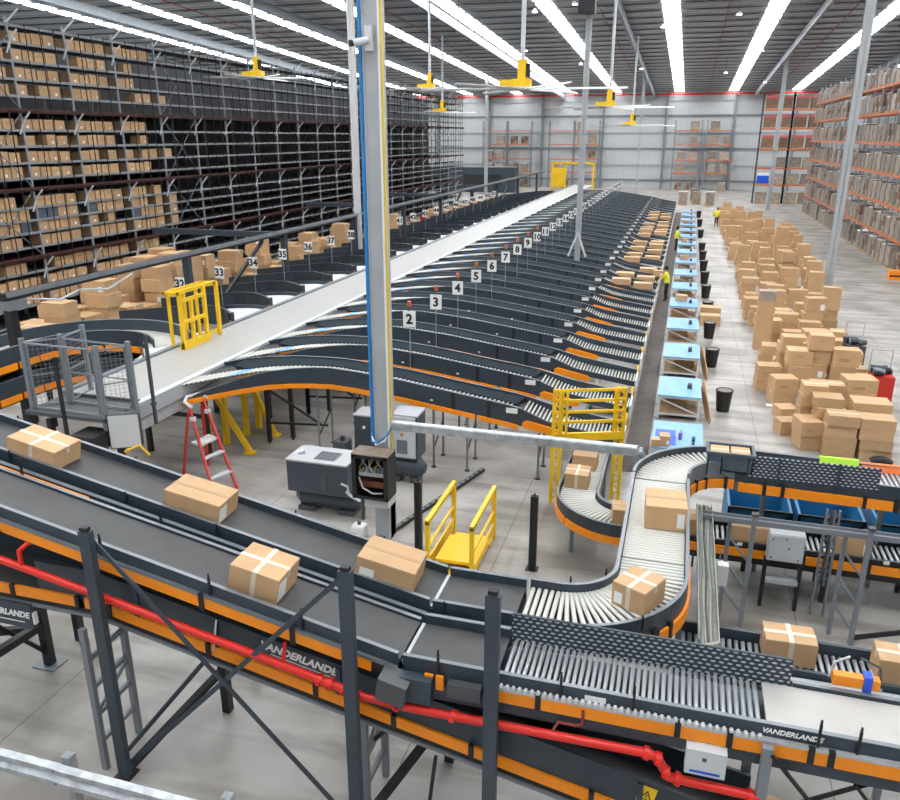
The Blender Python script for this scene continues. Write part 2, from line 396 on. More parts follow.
b = MB(); b.cyl((-5.46, 13.58, 9.57), (-5.66, 13.40, 9.51), .06, WHITE, 10); b.cyl((-5.66, 13.40, 9.51), (-5.70, 13.36, 9.50), .055, BLACK, 10); b.build('housing', cam_t)
hcol(8.0, 47.5, .42, roofz(47.5), 'grey steel column standing right of the carton pile, nearer of two')
hcol(9.2, 99.3, .42, roofz(99), 'grey steel column near the far right racks, farther of two')
hcol(-5.12, 40.6, .26, roofz(41), 'pale steel column rising through the middle of the chute field')
hcol(-6.5, 110, .36, roofz(110), 'thin grey column at the far end of the chute field')
hcol(-27.6, 112, .4, roofz(112), 'grey column beyond the far end of the empty shelving')
hcol(-17.1, 40.35, .3, roofz(41), 'white column just left of the blue cabled column', m=WHITE)
x, yv = -5.12, 40.42
t = thing('column_brace', (x, yv, 2.2), 'white inverted V brace at the foot of the pale mid column', 'brace')
b = MB(); b.bar((x, yv, 3.4), (x - .45, yv, 2.2), .09, .09, WHITE); b.bar((x, yv, 3.4), (x + .45, yv, 2.2), .09, .09, WHITE); b.build('struts', t)

# ------------------------------------------------------------------ near conveyors
SL = .205; KX = -2.6; ZD = 2.42
def zi(x): return ZD + SL * max(0, KX - x)
AY, BY = 7.30, 8.42
# --- conveyor A
pA = [(-12.5, AY, zi(-12.5)), (KX, AY, ZD), (4.6, AY, ZD)]
sA = arclen(pA); kA = sA[1]
t = thing('incline_conveyor', (-7, 7.3, 0), 'front dark belt conveyor sloping down from the left into the roller run', 'conveyor')
inc = sub(pA, 0, kA - .03)
b = MB(); b.band(inc, -.37, .37, -.03, 0, BELT); b.build('belt', t)
rails(t, inc, .76, -.05, .11, left=False); rails(t, inc, .76, -.10, .025, right=False)
b = MB(); b.band(inc, -.42, .42, -.24, -.05, BLACK); b.build('underframe', t)
b = MB(); b.band(inc, -.47, -.42, -.075, -.04, LIP); b.build('edge_strip', t)
segs = [(i, i + .985) for i in (0.2, 1.2, 2.2, 3.2, 4.2, 5.2)]
L_ = kA - .6
segs = [(.2, 1.7), (1.75, 3.2), (3.25, 4.62), (4.66, 6.05), (6.09, 7.55), (7.6, 8.75), (8.8, L_ + .25)]
side_covers(t, inc, .43, -.225, -.085, segs, -1)
clamps(t, inc, -.44, -.25, -.03, [s1[1] + .03 for s1 in segs[:-1]])
sensors(t, inc, .76, [6.2, 7.7, 8.9], -1, .22); sensors(t, inc, .76, [4.2, 6.4], 1, .2)
t = thing('roller_conveyor', (1, 7.3, 0), 'front level roller conveyor with orange covers and slotted guard', 'conveyor')
LA = kA + .03
def X2s(x): return kA + (x - KX)
lv = sub(pA, LA, sA[-1])
def SL_(x0, x1): return sub(pA, X2s(x0), X2s(x1))
b = MB(); b.band(SL_(-2.56, -1.52), -.37, .37, -.03, 0, BELT); b.build('belt', t)
rollers(t, SL_(-1.47, 1.2), .74, .067, ROLL, .0235)
b = MB(); b.band(SL_(1.25, 4.6), -.37, .37, -.03, .01, BELTW); b.build('white_belt', t, 'off-white belt section')
b = MB(); b.band(SL_(-2.6, -2.56), -.37, .37, -.05, .005, ALU); b.build('joint_bar', t)
rails(t, lv, .76, left=False); rails(t, SL_(-2.57, -1.52), .76, right=False); rails(t, SL_(1.56, 4.6), .76, -.14, .05, right=False)
b = MB(); b.band(lv, -.46, .46, -.36, -.17, NAVY); b.build('underframe', t)
b = MB(); b.band(SL_(-1.5, 4.6), -.49, -.43, -.06, -.03, ALU); b.build('chain_guard', t)
mesh_stud = MB(); mesh_stud.cyl((0, -.035, 0), (0, .02, 0), .02, WHITE, 8); ms = mesh_stud.mesh('roller_cap', (0, 0, 0))
for i in range(40): place(ms, 'roller_cap', t, (-1.437 + i * .067, AY - .46, ZD - .015))
for a, c in ((-2.3, -2.2), (-2.17, -2.08), (-1.55, -1.05), (-1.01, .38), (.42, .88), (.93, 1.62), (1.68, 1.80), (1.86, 3.1), (3.15, 4.5)):
    side_covers(t, SL_(a, c), .45, -.21, -.035, [(0, c - a)], -1)
clamps(t, SL_(-1.6, 4.6), -.45, -.2, -.02, [.57, 2.0, 2.5, 3.25, 3.43])
sensors(t, SL_(-2.5, 4.5), .76, [.35, 1.7, 4.2, 4.55, 2.45], -1, .24)
b = MB(); b.box(-2.6, -2.2, 6.72, 6.86, 2.06, 2.36, NAVY); b.build('drive_housing', t)
b = MB(); M_ = Matrix.Translation((-2.62, 6.75, 2.25)) @ Matrix.Rotation(R(12), 4, 'Y') @ Matrix.Rotation(R(8), 4, 'X'); b.box(-.17, .17, -.14, .1, -.2, .12, DARKG, M_); b.build('motor_box', t, 'dark grey drive box')
b = MB(); b.box(-2.02, -1.65, 6.76, 6.86, 2.18, 2.36, DARKG); b.cyl((-1.62, 6.8, 2.3), (-1.55, 6.8, 2.3), .05, BLACK); b.build('gear_motor', t)
b = MB(); b.box(-1.5, 1.53, 7.685, 7.705, 2.36, 2.74, SLOTS); g = b.build('slotted_guard', t, 'navy guard sheet with rows of pale slots')
b = MB(); b.box(-1.5, 1.53, 7.68, 7.71, 2.74, 2.755, NAVY); b.build('guard_rim', t)
b = MB(); b.box(.5, .89, 6.70, 6.86, 1.90, 2.20, BOXG); b.box(.55, .84, 6.695, 6.70, 1.93, 1.955, BLUED); b.box(.66, .7, 6.693, 6.70, 2.08, 2.12, DARKG); b.build('junction_box', t, 'light grey junction box')
text('VANDERLANDE', .078, face_front(1.46, AY - .445, ZD + .05), PAPER, t, 'maker_lettering', .25, .002)
b = MB(); b.box(1.14, 1.78, AY - .428, AY - .42, ZD - .06, ZD + .115, NAVY); b.build('name_strip', t)
for x in (-.55,): b = MB(); b.box(x, x + .22, AY - .431, AY - .428, ZD - .02, ZD + .05, PAPER); b.build('rating_plate', t)
# tensioner with orange and blue bits on the far rail
b = MB(); b.box(1.95, 2.4, 7.74, 7.84, 2.5, 2.62, ORANGE); b.build('actuator', t, 'orange actuator on the far rail')
b = MB(); b.box(2.24, 2.32, 7.72, 7.85, 2.48, 2.66, BLUED); b.build('actuator_clamp', t)
b = MB(); b.tube([(1.92, 7.8, 2.55), (1.95, 7.82, 2.72), (2.1, 7.85, 2.8)], .014, ALU, 6); b.tube([(2.42, 7.8, 2.55), (2.4, 7.85, 2.72), (2.2, 7.85, 2.8)], .014, DARKG, 6); b.build('cable_loop', t)
for x0, x1, z1 in ((1.25, 1.25, 0), (4.2, 4.2, 0)):
    b = MB(); b.box(x0 - .05, x0 + .05, 6.72, 6.80, 0, 2.36, GREYP); b.build('leg', t)
    b = MB(); b.box(x0 - .05, x0 + .05, 7.8, 7.88, 0, 2.3, GREYP); b.build('leg', t)
b = MB(); b.bar((1.28, 6.74, 2.3), (1.95, 6.78, 1.5), .05, .03, BLACK); b.build('brace', t)
b = MB(); b.bar((2.3, 6.9, 2.1), (1.5, 7.3, 1.1), .05, .03, BLACK); b.bar((2.1, 6.9, 2.0), (2.7, 7.0, 1.2), .05, .03, BLACK); b.build('brace', t)

# --- conveyor B
pB = [(-13, BY, zi(-13)), (KX, BY, ZD), (-1.55, BY, ZD)]
sB = arclen(pB); kB = sB[1]
t = thing('incline_conveyor', (-7, BY, 0), 'rear dark belt conveyor sloping down beside the front one, three cartons aboard', 'conveyor')
inc = sub(pB, 0, kB - .02); lv = sub(pB, kB + .02, sB[-1])
for p in (inc, lv):
    b = MB(); b.band(p, -.38, .38, -.03, 0, BELT); b.build('belt', t); rails(t, p, .76, -.16, .11)
    b = MB(); b.band(p, -.46, .46, -.36, -.15, NAVY); b.build('underframe', t)
    b = MB(); b.band(p, -.56, -.50, -.20, -.02, NAVY); b.band(p, -.562, -.498, -.02, -.014, STEELG); b.build('outer_rail', t)
b = MB(); b.band(sub(pB, kB - .02, kB + .02), -.38, .38, -.05, .004, ALU); b.build('joint_bar', t)
side_covers(t, inc, .575, -.13, -.04, [(2.0, 3.9), (3.96, 5.7)], -1)
sensors(t, pB, .76, [4.3, 6.2, 7.6, 9.4, 10.8], -1, .1); sensors(t, pB, .76, [3.6, 5.2, 8.3], 1, .1)
for x in (-5.8, -9.1, -3.2): b = MB(); b.box(x - .06, x + .06, 8.88, 9.0, 0, zi(x) - .3, BLACK); b.build('leg', t)

# --- roller curve to the straight Y run
Rm = 1.13; W2 = .86
pc = [(-1.5, BY, ZD)] + arc(-1.12, BY + Rm, Rm, -90, 0, ZD, ZD, 22) + [(.01, 10.4, ZD), (.01, 12.75, ZD)]
t = thing('roller_curve', (0, 9.5, 0), 'pale roller curve turning from the incline belt towards the hall, two cartons aboard', 'conveyor')
rollers(t, sub(pc, 0, 2.6), .84, .083, ROLLW, .03)
rollers(t, sub(pc, 2.6, arclen(pc)[-1]), .84, .072, ROLLW, .03)
rails(t, pc, W2, -.16, .10)
b = MB(); b.band(pc, -.45, .45, -.32, -.16, NAVY); b.build('underframe', t)
side_covers(t, pc, .48, -.36, -.17, [(.9, 1.32), (1.38, 1.52), (1.58, 2.9)], -1)
clamps(t, pc, -.48, -.36, -.1, [1.35, 1.55])
sensors(t, pc, .9, [1.2, 2.6], -1, .14); sensors(t, pc, .9, [.6, 1.6], 1, .12)
for x, y in ((.42, 9.3), (-.42, 10.6), (.42, 12.4), (-.42, 12.4)): b = MB(); b.box(x - .04, x + .04, y - .04, y + .04, 0, ZD - .3, GREYP); b.build('leg', t)
# --- top curve
R2 = 1.23
pt_ = arc(.01 + R2, 12.78, R2, 180, 90, ZD, ZD - .03, 22)
t = thing('roller_curve', (.3, 13.7, 0), 'pale roller curve bending right below the blue packing table', 'conveyor')
rollers(t, pt_, .84, .085, ROLLW, .03)
rails(t, pt_, W2, -.16, .10, right=False); rails(t, pt_, W2, -.12, .17, left=False, body=STEELG)
b = MB(); b.band(pt_, -.45, .45, -.32, -.16, NAVY); b.build('underframe', t)
side_covers(t, pt_, .49, -.30, -.13, [(.15, .62), (.66, 1.05)], -1); side_covers(t, pt_, .49, -.30, -.13, [(1.09, 1.7), (1.74, 1.95)], -1)
clamps(t, pt_, -.49, -.3, -.08, [.64, 1.07, 1.72]); sensors(t, pt_, .9, [1.0, 1.5], -1, .24)
# --- right straight run
pr = [(1.26, 14.01, ZD - .03), (6.2, 14.01, ZD - .13)]
t = thing('roller_conveyor', (3, 14.0, 0), 'upper right conveyor running off from the curve behind a slotted guard', 'conveyor')
rollers(t, pr, .84, .085, ROLL, .03)
rails(t, pr, W2, -.16, .10)
b = MB(); b.band(pr, -.45, .45, -.34, -.14, STEELG); b.build('underframe', t)
side_covers(t, pr, .49, -.33, -.16, [(.08, .48), (.54, .78), (.84, 2.08), (2.14, 2.55), (2.66, 4.0), (4.06, 4.9)], -1)
clamps(t, pr, -.49, -.34, -.1, [.51, .81, 2.11, 2.6])
b = MB(); b.box(1.45, 3.55, 13.53, 13.55, 2.33, 2.74, SLOTS); b.build('slotted_guard', t, 'navy guard sheet with rows of pale slots')
for x in (1.45, 1.95, 2.9): b = MB(); b.box(x, x + .03, 13.50, 13.53, 2.2, 2.76, NAVY); b.build('guard_bracket', t)
for x in (1.9, 3.9, 5.6): b = MB(); b.box(x - .04, x + .04, 14.4, 14.48, 0, 2.2, GREYP); b.build('leg', t)
# --- C : lower decline conveyor
def zc(x): return 2.45 if x < -6.7 else 2.45 - .205 * (x + 6.7)
pC = [(-12, 7.35, zc(-12)), (-6.7, 7.35, zc(-6.7)), (1.3, 7.35, zc(1.3))]; sC = arclen(pC)
t = thing('decline_conveyor', (-4, 7.35, 0), 'navy sided conveyor sloping down right below the front belt, with white maker lettering', 'conveyor')
b = MB(); b.band(sub(pC, 4.4, sC[-1]), -.40, -.36, -.05, .40, NAVY); b.build('side_panel', t)
b = MB(); b.band(pC, .36, .40, -.2, .3, NAVY); b.build('side_panel', t)
b = MB(); b.band(pC, -.36, .36, -.12, -.08, BELT); b.build('belt', t)
b = MB(); b.band(pC, -.42, .42, -.29, -.16, BLACK); b.band(pC, -.45, -.42, -.26, -.22, STEELG); b.build('underframe', t)
segs = [(2.5, 3.98), (4.02, 5.0), (5.12, 5.48), (5.52, 6.9), (6.94, 8.35), (8.39, 9.35), (9.38, 10.3), (10.34, 11.7), (11.74, 13.2)]
side_covers(t, pC, .40, -.145, .0, segs, -1)
clamps(t, pC, -.41, -.16, .02, [s1[1] + .02 for s1 in segs[:-1]])
for x in (-6.1, -5.0, -3.4, -1.5, .1): b = MB(); b.box(x - .03, x + .03, 6.92, 6.955, zc(x) - .05, zc(x) + .36, NAVY2); b.build('panel_rib', t)
al = math.atan(SL)
text('VANDERLANDE', .142, face_front(-3.92, 6.945, zc(-3.92) + .275, -al), PAPER, t, 'maker_lettering', .2, .005)
b = MB(); b.bar((-4.28, 6.945, zc(-4.28) + .185), (-3.46, 6.945, zc(-3.46) + .185), .004, .010, PAPER); b.build('lettering_underline', t)
b = MB(); b.box(-9.6, -7.72, 6.86, 6.93, 1.86, 2.22, NAVY); b.box(-7.72, -7.69, 6.87, 6.93, 1.93, 2.1, PAPER); b.build('name_panel', t)
text('VANDERLANDE', .125, face_front(-8.2, 6.855, 2.06), PAPER, t, 'maker_lettering', .2, .004)
b = MB(); b.box(-8.7, -7.85, 6.853, 6.86, 1.945, 1.955, PAPER); b.build('lettering_underline', t)
b = MB(); M_ = Matrix.Translation((.17, 6.94, zc(.17) + .24)) @ Matrix.Rotation(al, 4, 'Y'); b.box(-.09, .09, -.006, 0, -.11, .11, YEL, M_)
b.add([M_ @ Vector(p) for p in ((-.07, -.008, -.07), (.07, -.008, -.07), (0, -.008, .06))], [(0, 1, 2)], BLACK)
b.add([M_ @ Vector(p) for p in ((-.048, -.010, -.058), (.048, -.010, -.058), (0, -.010, .035))], [(0, 1, 2)], YEL)
b.box(-.006, .006, -.013, -.010, -.03, .012, BLACK, M_); b.box(-.006, .006, -.013, -.010, -.05, -.038, BLACK, M_); b.build('warning_label', t, 'yellow warning triangle label')
b = MB(); b.tube([(-4.95, 6.9, zc(-4.95) + .42), (-5.02, 6.88, zc(-5) - .02)], .012, PAPER, 6); b.build('pull_cord', t)
for x, w in ((-6.75, 0), (-3.12, 0)):
    lf = thing('leg_frame', (x, 7.0, 0), 'grey ladder-like leg under the lower conveyor, ' + ('beside the leftmost tall navy post' if x < -5 else 'beside the middle tall navy post'), 'support')
    zt = zc(x) - .27
    for yy in (6.68 if x < -5 else 6.98, 7.36 if x < -5 else 7.62):
        b = MB(); b.box(x - .04, x + .04, yy - .035, yy + .035, 0, zt, GREYP); b.build('upright', lf)
    ya, yb = (6.68, 7.36) if x < -5 else (6.98, 7.62)
    z = .45
    while z < zt - .3:
        b = MB(); b.bar((x, ya, z), (x, yb, z + .02), .05, .06, GREYP); b.build('rung', lf); z += .42
    b = MB(); b.bar((x, ya, .9), (x, yb, 1.25), .03, .04, GREYP); b.build('diagonal', lf)
# red pipe
t = thing('fire_pipe', (-3, 6.76, 2), 'glossy red fire pipe running along the front conveyors', 'pipe')
b = MB(); b.tube([(-10, 6.76, 3.18), (-7.92, 6.76, 2.93), (-6.17, 6.76, 2.60), (-4.29, 6.76, 2.225), (-3.0, 6.76, 1.965), (-2.57, 6.76, 1.94), (-1.6, 6.76, 1.955), (.12, 6.76, 1.99)], .05, RED, 12)
b.build('pipe_run', t)
b = MB(); b.tube([(.12, 6.76, 1.99), (.24, 6.76, 1.96), (.30, 6.76, 1.84), (.36, 6.76, 1.75), (.5, 6.76, 1.74), (1.25, 6.76, 1.73)], .05, RED, 12); b.build('pipe_run', t)
for x, z in ((-3.55, 2.075), (-3.42, 2.05), (-3.25, 2.015), (-2.6, 1.945), (-1.95, 1.95), (.12, 1.99), (.24, 1.95), (.33, 1.8), (.45, 1.745), (1.15, 1.73)):
    b = MB(); b.cyl((x - .03, 6.76, z + .006), (x + .03, 6.76, z - .006), .068, RED, 12); b.box(x - .02, x + .02, 6.67, 6.85, z - .02, z + .02, RED); b.build('coupling', t)
b = MB(); b.tube([(-7.6, 6.76, 2.9), (-7.6, 6.76, 3.1), (-7.55, 6.86, 3.16), (-7.3, 7.1, 3.17)], .032, RED, 10); b.build('riser', t)
b = MB(); b.tube([(-.55, 6.8, 2.32), (-.55, 6.8, 2.15), (-.62, 6.8, 2.12), (-.8, 6.8, 2.12), (-.85, 6.78, 2.02)], .018, mat('rusty_pipe', (.25, .05, .03), .5), 8); b.build('riser', t)
b = MB(); b.tube([(-4.02, 6.78, 2.18), (-4.0, 6.82, 2.45)], .022, RED, 8); b.build('riser', t)
# posts and X braces in front
t = thing('support_frame', (-4, 6.72, 0), 'tall navy posts with crossed braces in front of the conveyors', 'support frame')
for x, zt in ((-6.42, 3.62), (-3.11, 3.65), (-1.50, 3.65)):
    b = MB(); b.box(x - .075, x + .075, 6.60, 6.69, 0, zt, NAVY2); b.build('post', t)
    b = MB(); b.box(x - .05, x + .05, 6.61, 6.68, zt, zt + .05, BLACK); b.build('post_cap', t)
    b = MB(); b.box(x - .12, x + .12, 6.52, 6.78, 0, .02, BLACK); b.build('foot_plate', t)
b = MB(); b.bar((-6.42, 6.705, 3.5), (-3.2, 6.705, .1), .02, .06, NAVY2); b.build('brace', t)
b = MB(); b.bar((-3.2, 6.725, 3.5), (-6.42, 6.725, .1), .02, .06, NAVY2); b.build('brace', t)
b = MB(); b.bar((-6.4, 6.74, .35), (-5.15, 7.6, 1.95), .04, .05, NAVY2); b.build('brace', t)
b = MB(); b.bar((-6.4, 6.75, .08), (-5.78, 8.1, .75), .10, .08, BLACK); b.build('brace', t)
b = MB(); b.box(-5.85, -5.73, 8.06, 8.18, 0, 1.95, BLACK); b.build('rear_post', t)
b = MB(); b.bar((-3.1, 6.75, .08), (-2.4, 8.1, .8), .10, .08, BLACK); b.build('brace', t)
b = MB(); b.box(-2.45, -2.33, 8.06, 8.18, 0, 1.3, BLACK); b.build('rear_post', t)
b = MB(); b.bar((-3.05, 7.1, 1.05), (-2.5, 7.5, 1.5), .04, .04, BLACK); b.bar((-2.2, 6.9, 1.2), (-2.35, 7.0, .1), .04, .04, BLACK); b.build('brace', t)
# dark support lower left
t = thing('support_frame', (-9.1, 8.26, 0), 'black steel leg with slanted tube at lower left below the conveyors', 'support frame')
b = MB(); b.box(-9.17, -9.03, 8.2, 8.32, 0, 1.25, BLACK); b.build('post', t)
b = MB(); b.box(-9.3, -8.9, 8.1, 8.42, 0, .02, STEELG); b.build('foot_plate', t)
b = MB(); b.bar((-9.1, 8.2, .75), (-9.3, 7.0, .72), .12, .12, BLACK); b.bar((-9.15, 8.2, .7), (-10.6, 7.6, .65), .10, .10, BLACK); b.build('cross_tube', t)
b = MB(); b.bar((-9.08, 8.22, .25), (-9.75, 7.3, 1.7), .04, .06, BLACK); b.build('brace', t)
b = MB(); b.bar((-8.6, 6.95, 1.7), (-8.05, 7.0, 2.05), .03, .04, BLACK); b.box(-8.66, -8.6, 6.92, 6.98, 1.66, 1.7, YEL); b.build('brace', t)
# guard rail
t = thing('guard_rail', (-6, 5.97, 0), 'galvanised crash barrier rail across the bottom left corner', 'barrier')
def wprof(y0): return [(y0, .42), (y0 - .07, .46), (y0 - .07, .53), (y0, .59), (y0 - .07, .65), (y0 - .07, .72), (y0, .76), (y0 + .012, .75), (y0 - .055, .71), (y0 - .055, .655), (y0 + .015, .59), (y0 - .055, .525), (y0 - .055, .465), (y0 + .012, .43)]
for x0, x1, dy in ((-9.6, -6.68, 0), (-6.72, -3.2, -.012)):
    b = MB(); pr_ = wprof(5.95 + dy); n = len(pr_); vs = [(x0, u, v) for u, v in pr_] + [(x1, u, v) for u, v in pr_]
    b.add(vs, [(i, (i + 1) % n, n + (i + 1) % n, n + i) for i in range(n)], GALV); b.build('beam', t)
for x in (-6.66, -4.45, -8.9):
    b = MB(); b.box(x - .06, x + .06, 5.985, 6.10, 0, .82, GALV); b.build('post', t)
bm_ = MB()
for x, z in ((-6.62, .69), (-6.76, .69), (-6.62, .495), (-6.76, .495)):
    b = MB(); b.cyl((x, 5.87, z), (x, 5.895, z), .017, STEELG, 8); b.build('bolt', t)
# --- D : roller run behind A on the right
pD = [(.45, 9.30, 1.62), (5, 9.30, 1.62)]
t = thing('roller_conveyor', (2.5, 9.3, 0), 'lower roller conveyor with two cartons, right behind the front roller run', 'conveyor')
rollers(t, pD, .58, .085, ROLLD, .028); rails(t, pD, .62, -.16, .13, lip=NAVY)
b = MB(); b.band(pD, -.36, .36, -.3, -.16, BLACK); b.build('underframe', t)
b = MB(); b.band(pD, -.46, -.40, -.2, .05, NAVY); b.band(pD, -.47, -.39, .05, .06, ALU); b.build('outer_rail', t)
for i in range(26):
    b = MB(); x = .6 + i * .17; b.box(x, x + .08, 8.93, 8.98, 1.5, 1.56, ALU) if i % 3 else b.box(x, x + .05, 8.93, 8.98, 1.48, 1.6, BLACK); b.build('roller_bracket', t)
for x in (1.0, 3.0, 4.6):
    for y in (9.0, 9.6): b = MB(); b.box(x - .04, x + .04, y - .04, y + .04, 0, 1.4, GREYP); b.build('leg', t)
b = MB(); b.box(2.62, 2.8, 8.945, 8.95, 1.64, 1.70, PAPER); b.build('rating_plate', t)
# --- F and E : low collecting lane that curves and runs right
zE = .92
pF = [(-1.62, 21.0, zE), (-1.62, 15.2, zE)] + arc(-1.62 + 1.02, 15.05, 1.02, 180, 270, zE, zE, 20)
t = thing('roller_curve', (-1.3, 15, 0), 'low roller lane curving out of the yellow gate, three cartons aboard', 'conveyor')
rollers(t, sub(pF, 0, 5.9), .72, .1, ROLLW, .03); rollers(t, sub(pF, 5.9, 20), .72, .085, ROLLW, .03); rails(t, pF, .78, -.14, .10)
b = MB(); b.band(pF, -.42, .42, -.3, -.14, BLACK); b.build('underframe', t)
side_covers(t, pF, .43, -.30, -.15, [(5.2, 6.6), (6.65, 7.6)], -1)
for x, y in ((-2.0, 16.9), (-1.24, 16.9), (-1.6, 14.2), (-2.0, 19.5)): b = MB(); b.box(x - .04, x + .04, y - .04, y + .04, 0, zE - .28, STEELG); b.build('leg', t)
pE = [(-.58, 14.03, zE), (6, 14.03, zE)]
t = thing('roller_conveyor', (3, 14, 0), 'low roller conveyor with orange covers beneath the upper right run', 'conveyor')
rollers(t, pE, .72, .098, ROLLD, .03); rails(t, pE, .78, -.14, .09, lip=NAVY, body=BLACK)
b = MB(); b.band(pE, -.42, .42, -.32, -.14, BLACK); b.build('underframe', t)
side_covers(t, pE, .46, -.16, .0, [(.9, 1.4), (1.44, 2.6), (3.2, 3.55), (3.6, 4.2), (4.25, 5.2), (5.25, 6.4)], -1)
clamps(t, pE, -.46, -.2, .04, [1.42, 2.65, 3.57, 4.22, 5.22])
for x in (.6, 1.7, 3.0, 4.4, 5.4):
    for y in (13.66, 14.4): b = MB(); b.box(x - .04, x + .04, y - .04, y + .04, 0, zE - .3, BLACK); b.build('leg', t)
for x in (1.45, 3.85): b = MB(); b.box(x, x + .09, 13.53, 13.56, .98, 1.03, PAPER); b.build('rating_plate', t)
# control cabinet by E
t = thing('control_box', (2.2, 13.3, 0), 'light grey control box on a stand in front of the low roller conveyor', 'control box')
b = MB(); b.box(1.92, 2.5, 13.14, 13.36, .98, 1.5, BOXG); b.build('housing', t)
b = MB(); b.box(1.94, 2.48, 13.125, 13.14, 1.0, 1.48, BOXG); b.build('door', t)
for x, z in ((1.98, 1.05), (1.98, 1.4), (2.42, 1.05), (2.25, 1.25), (2.2, 1.42)): b = MB(); b.cyl((x, 13.115, z), (x, 13.127, z), .016, DARKG, 8); b.build('latch', t)
for x in (1.92, 2.5):
    b = MB(); b.box(x - .03, x + .03, 13.2, 13.3, 0, .98, BLACK); b.build('stand_leg', t)
b = MB(); b.box(1.95, 2.47, 13.1, 13.3, .55, .62, ALU); b.build('shelf', t)
t = thing('cable_ladder', (2.85, 13.2, .6), 'upright grey cable ladder right of the grey control box', 'cable tray')
for x in (2.76, 2.96): b = MB(); b.box(x - .015, x + .015, 13.15, 13.23, 0, 2.05, GREYP); b.build('side_member', t)
for i in range(9): b = MB(); b.box(2.76, 2.96, 13.18, 13.2, .72 + i * .15, .76 + i * .15, GREYP); b.build('rung', t)
b = MB(); b.tube([(2.83, 13.17, .65), (2.85, 13.17, 1.3), (2.83, 13.17, 2.05)], .02, DARKG, 6); b.tube([(2.89, 13.17, .6), (2.88, 13.17, 2.05)], .02, STEELG, 6); b.build('cables', t)
# trestles and beam right
for xa, xb, lab in ((1.2, 1.55, 'grey lattice leg standing left of the grey control box'), (2.98, 3.28, 'grey lattice leg standing right of the upright cable ladder')):
    t = thing('lattice_leg', (xb, 12.5, 0), lab, 'support')
    b = MB(); b.box(xa - .03, xa + .03, 12.62, 12.68, 0, 1.95, GREYP); b.build('upright', t)
    b = MB(); b.box(xb - .035, xb + .035, 12.40, 12.47, 0, 2.12, GREYP); b.build('upright', t)
    b = MB(); b.box(xb - .05, xb + .05, 12.38, 12.49, 2.12, 2.17, DARKG); b.build('cap', t)
    z = .25
    while z < 1.6:
        b = MB(); b.bar((xa, 12.65, z + .35), (xb, 12.44, z), .03, .03, GREYP); b.build('lattice', t); z += .5
    if xb > 2: b = MB(); b.bar((xb, 12.44, .12), (4.6, 12.2, .75), .05, .07, BLACK); b.build('brace', t)
t = thing('cable_tray', (2.6, 12.55, 1.9), 'grey cable tray beam carried by the two lattice legs', 'cable tray')
b = MB(); b.box(.75, 4.9, 12.48, 12.62, 1.93, 1.97, GREYP); b.build('tray_floor', t); b = MB(); b.box(.75, 4.9, 12.46, 12.48, 1.93, 2.02, GREYP); b.box(.75, 4.9, 12.62, 12.64, 1.93, 2.02, GREYP); b.build('tray_side', t)
CREAM = mat('tray_galvanised', (.36, .37, .31), .5, .3, .2, 6)
t = thing('cable_tray', (.8, 11, 1.9), 'pale galvanised cable tray running away along the roller curve', 'cable tray')
b = MB(); b.box(.66, .90, 8.9, 13.0, 1.9, 1.915, CREAM); b.build('tray_floor', t)
for x in (.65, .895): b = MB(); b.box(x, x + .015, 8.9, 13.0, 1.9, 2.0, CREAM); b.build('tray_side', t)
b = MB()
for k in range(5): b.tube([(.69 + k * .04 + .012 * math.sin(i * 1.3 + k), 8.9 + i * .41, 1.935 + .008 * (k % 2)) for i in range(11)], .014, [STEELG, CREAM, DARKG, CREAM, GREYP][k], 6)
b.build('cables', t)
b = MB(); b.tube([(.9, 8.95, 1.95), (.75, 8.8, 1.98), (.45, 8.75, 1.95), (.2, 8.7, 1.9)], .04, CREAM, 8); b.build('bend', t)
t = thing('junction_box', (1.05, 11.9, 1.0), 'small white junction box beside the pale cable tray', 'box')
b = MB(); b.box(.98, 1.14, 11.3, 11.45, 1.4, 1.75, WHITE); b.build('housing', t); b = MB(); b.box(1.0, 1.02, 11.45, 11.47, 1.4, 1.93, GREYP); b.build('hanger', t)

# cartons on conveyors
ti = math.atan(SL)
near_carton((-8.52, 8.30, zi(-8.52) + .012), .80, .52, .30, 0, 'taped brown carton at the upper left end of the rear incline belt', ti, 'cross')
near_carton((-6.05, 8.36, zi(-6.05) + .012), .82, .55, .30, R(3), 'brown carton in the middle of the rear incline belt, near the red ladder', ti, 'brown', 'end')
near_carton((-3.28, 8.33, zi(-3.28) + .012), .78, .58, .34, R(2), 'brown carton at the foot of the rear incline belt', ti, 'brown', 'left')
near_carton((-4.53, 7.31, zi(-4.53) + .012), .64, .56, .35, R(1), 'white taped carton on the front incline belt', ti, 'cross', 'end')
near_carton((-.13, 8.88, ZD + .002), .46, .52, .32, R(-27), 'square carton with white label on the roller curve bend', 0, 'cross', 'left')
near_carton((.12, 11.25, ZD + .002), .60, .66, .38, R(3), 'large carton on the straight roller run beside the pale cable tray', 0, 'brown', 'side')
near_carton((1.68, 13.98, zE + .002), .70, .48, .34, 0, 'carton on the low right conveyor, left of the grey control box', 0, 'brown')
near_carton((3.4, 14.02, zE + .002), .60, .46, .34, 0, 'carton on the low right conveyor, right of the upright cable ladder', 0, 'brown', 'side')
near_carton((.55, 14.0, zE + .002), .40, .46, .34, 0, 'carton on the low conveyor half hidden by the straight roller run', 0, None)
near_carton((1.78, 9.42, 1.622), .62, .42, .34, R(2), 'cross taped carton on the lower right roller conveyor', 0, 'cross')
near_carton((3.08, 9.36, 1.622), .60, .42, .34, R(-1), 'cross taped carton cut by the right edge of the photo', 0, 'cross')
near_carton((-1.70, 15.52, zE + .002), .50, .56, .32, 0, 'carton with white tape on the bend below the yellow gate', 0, 'cross')
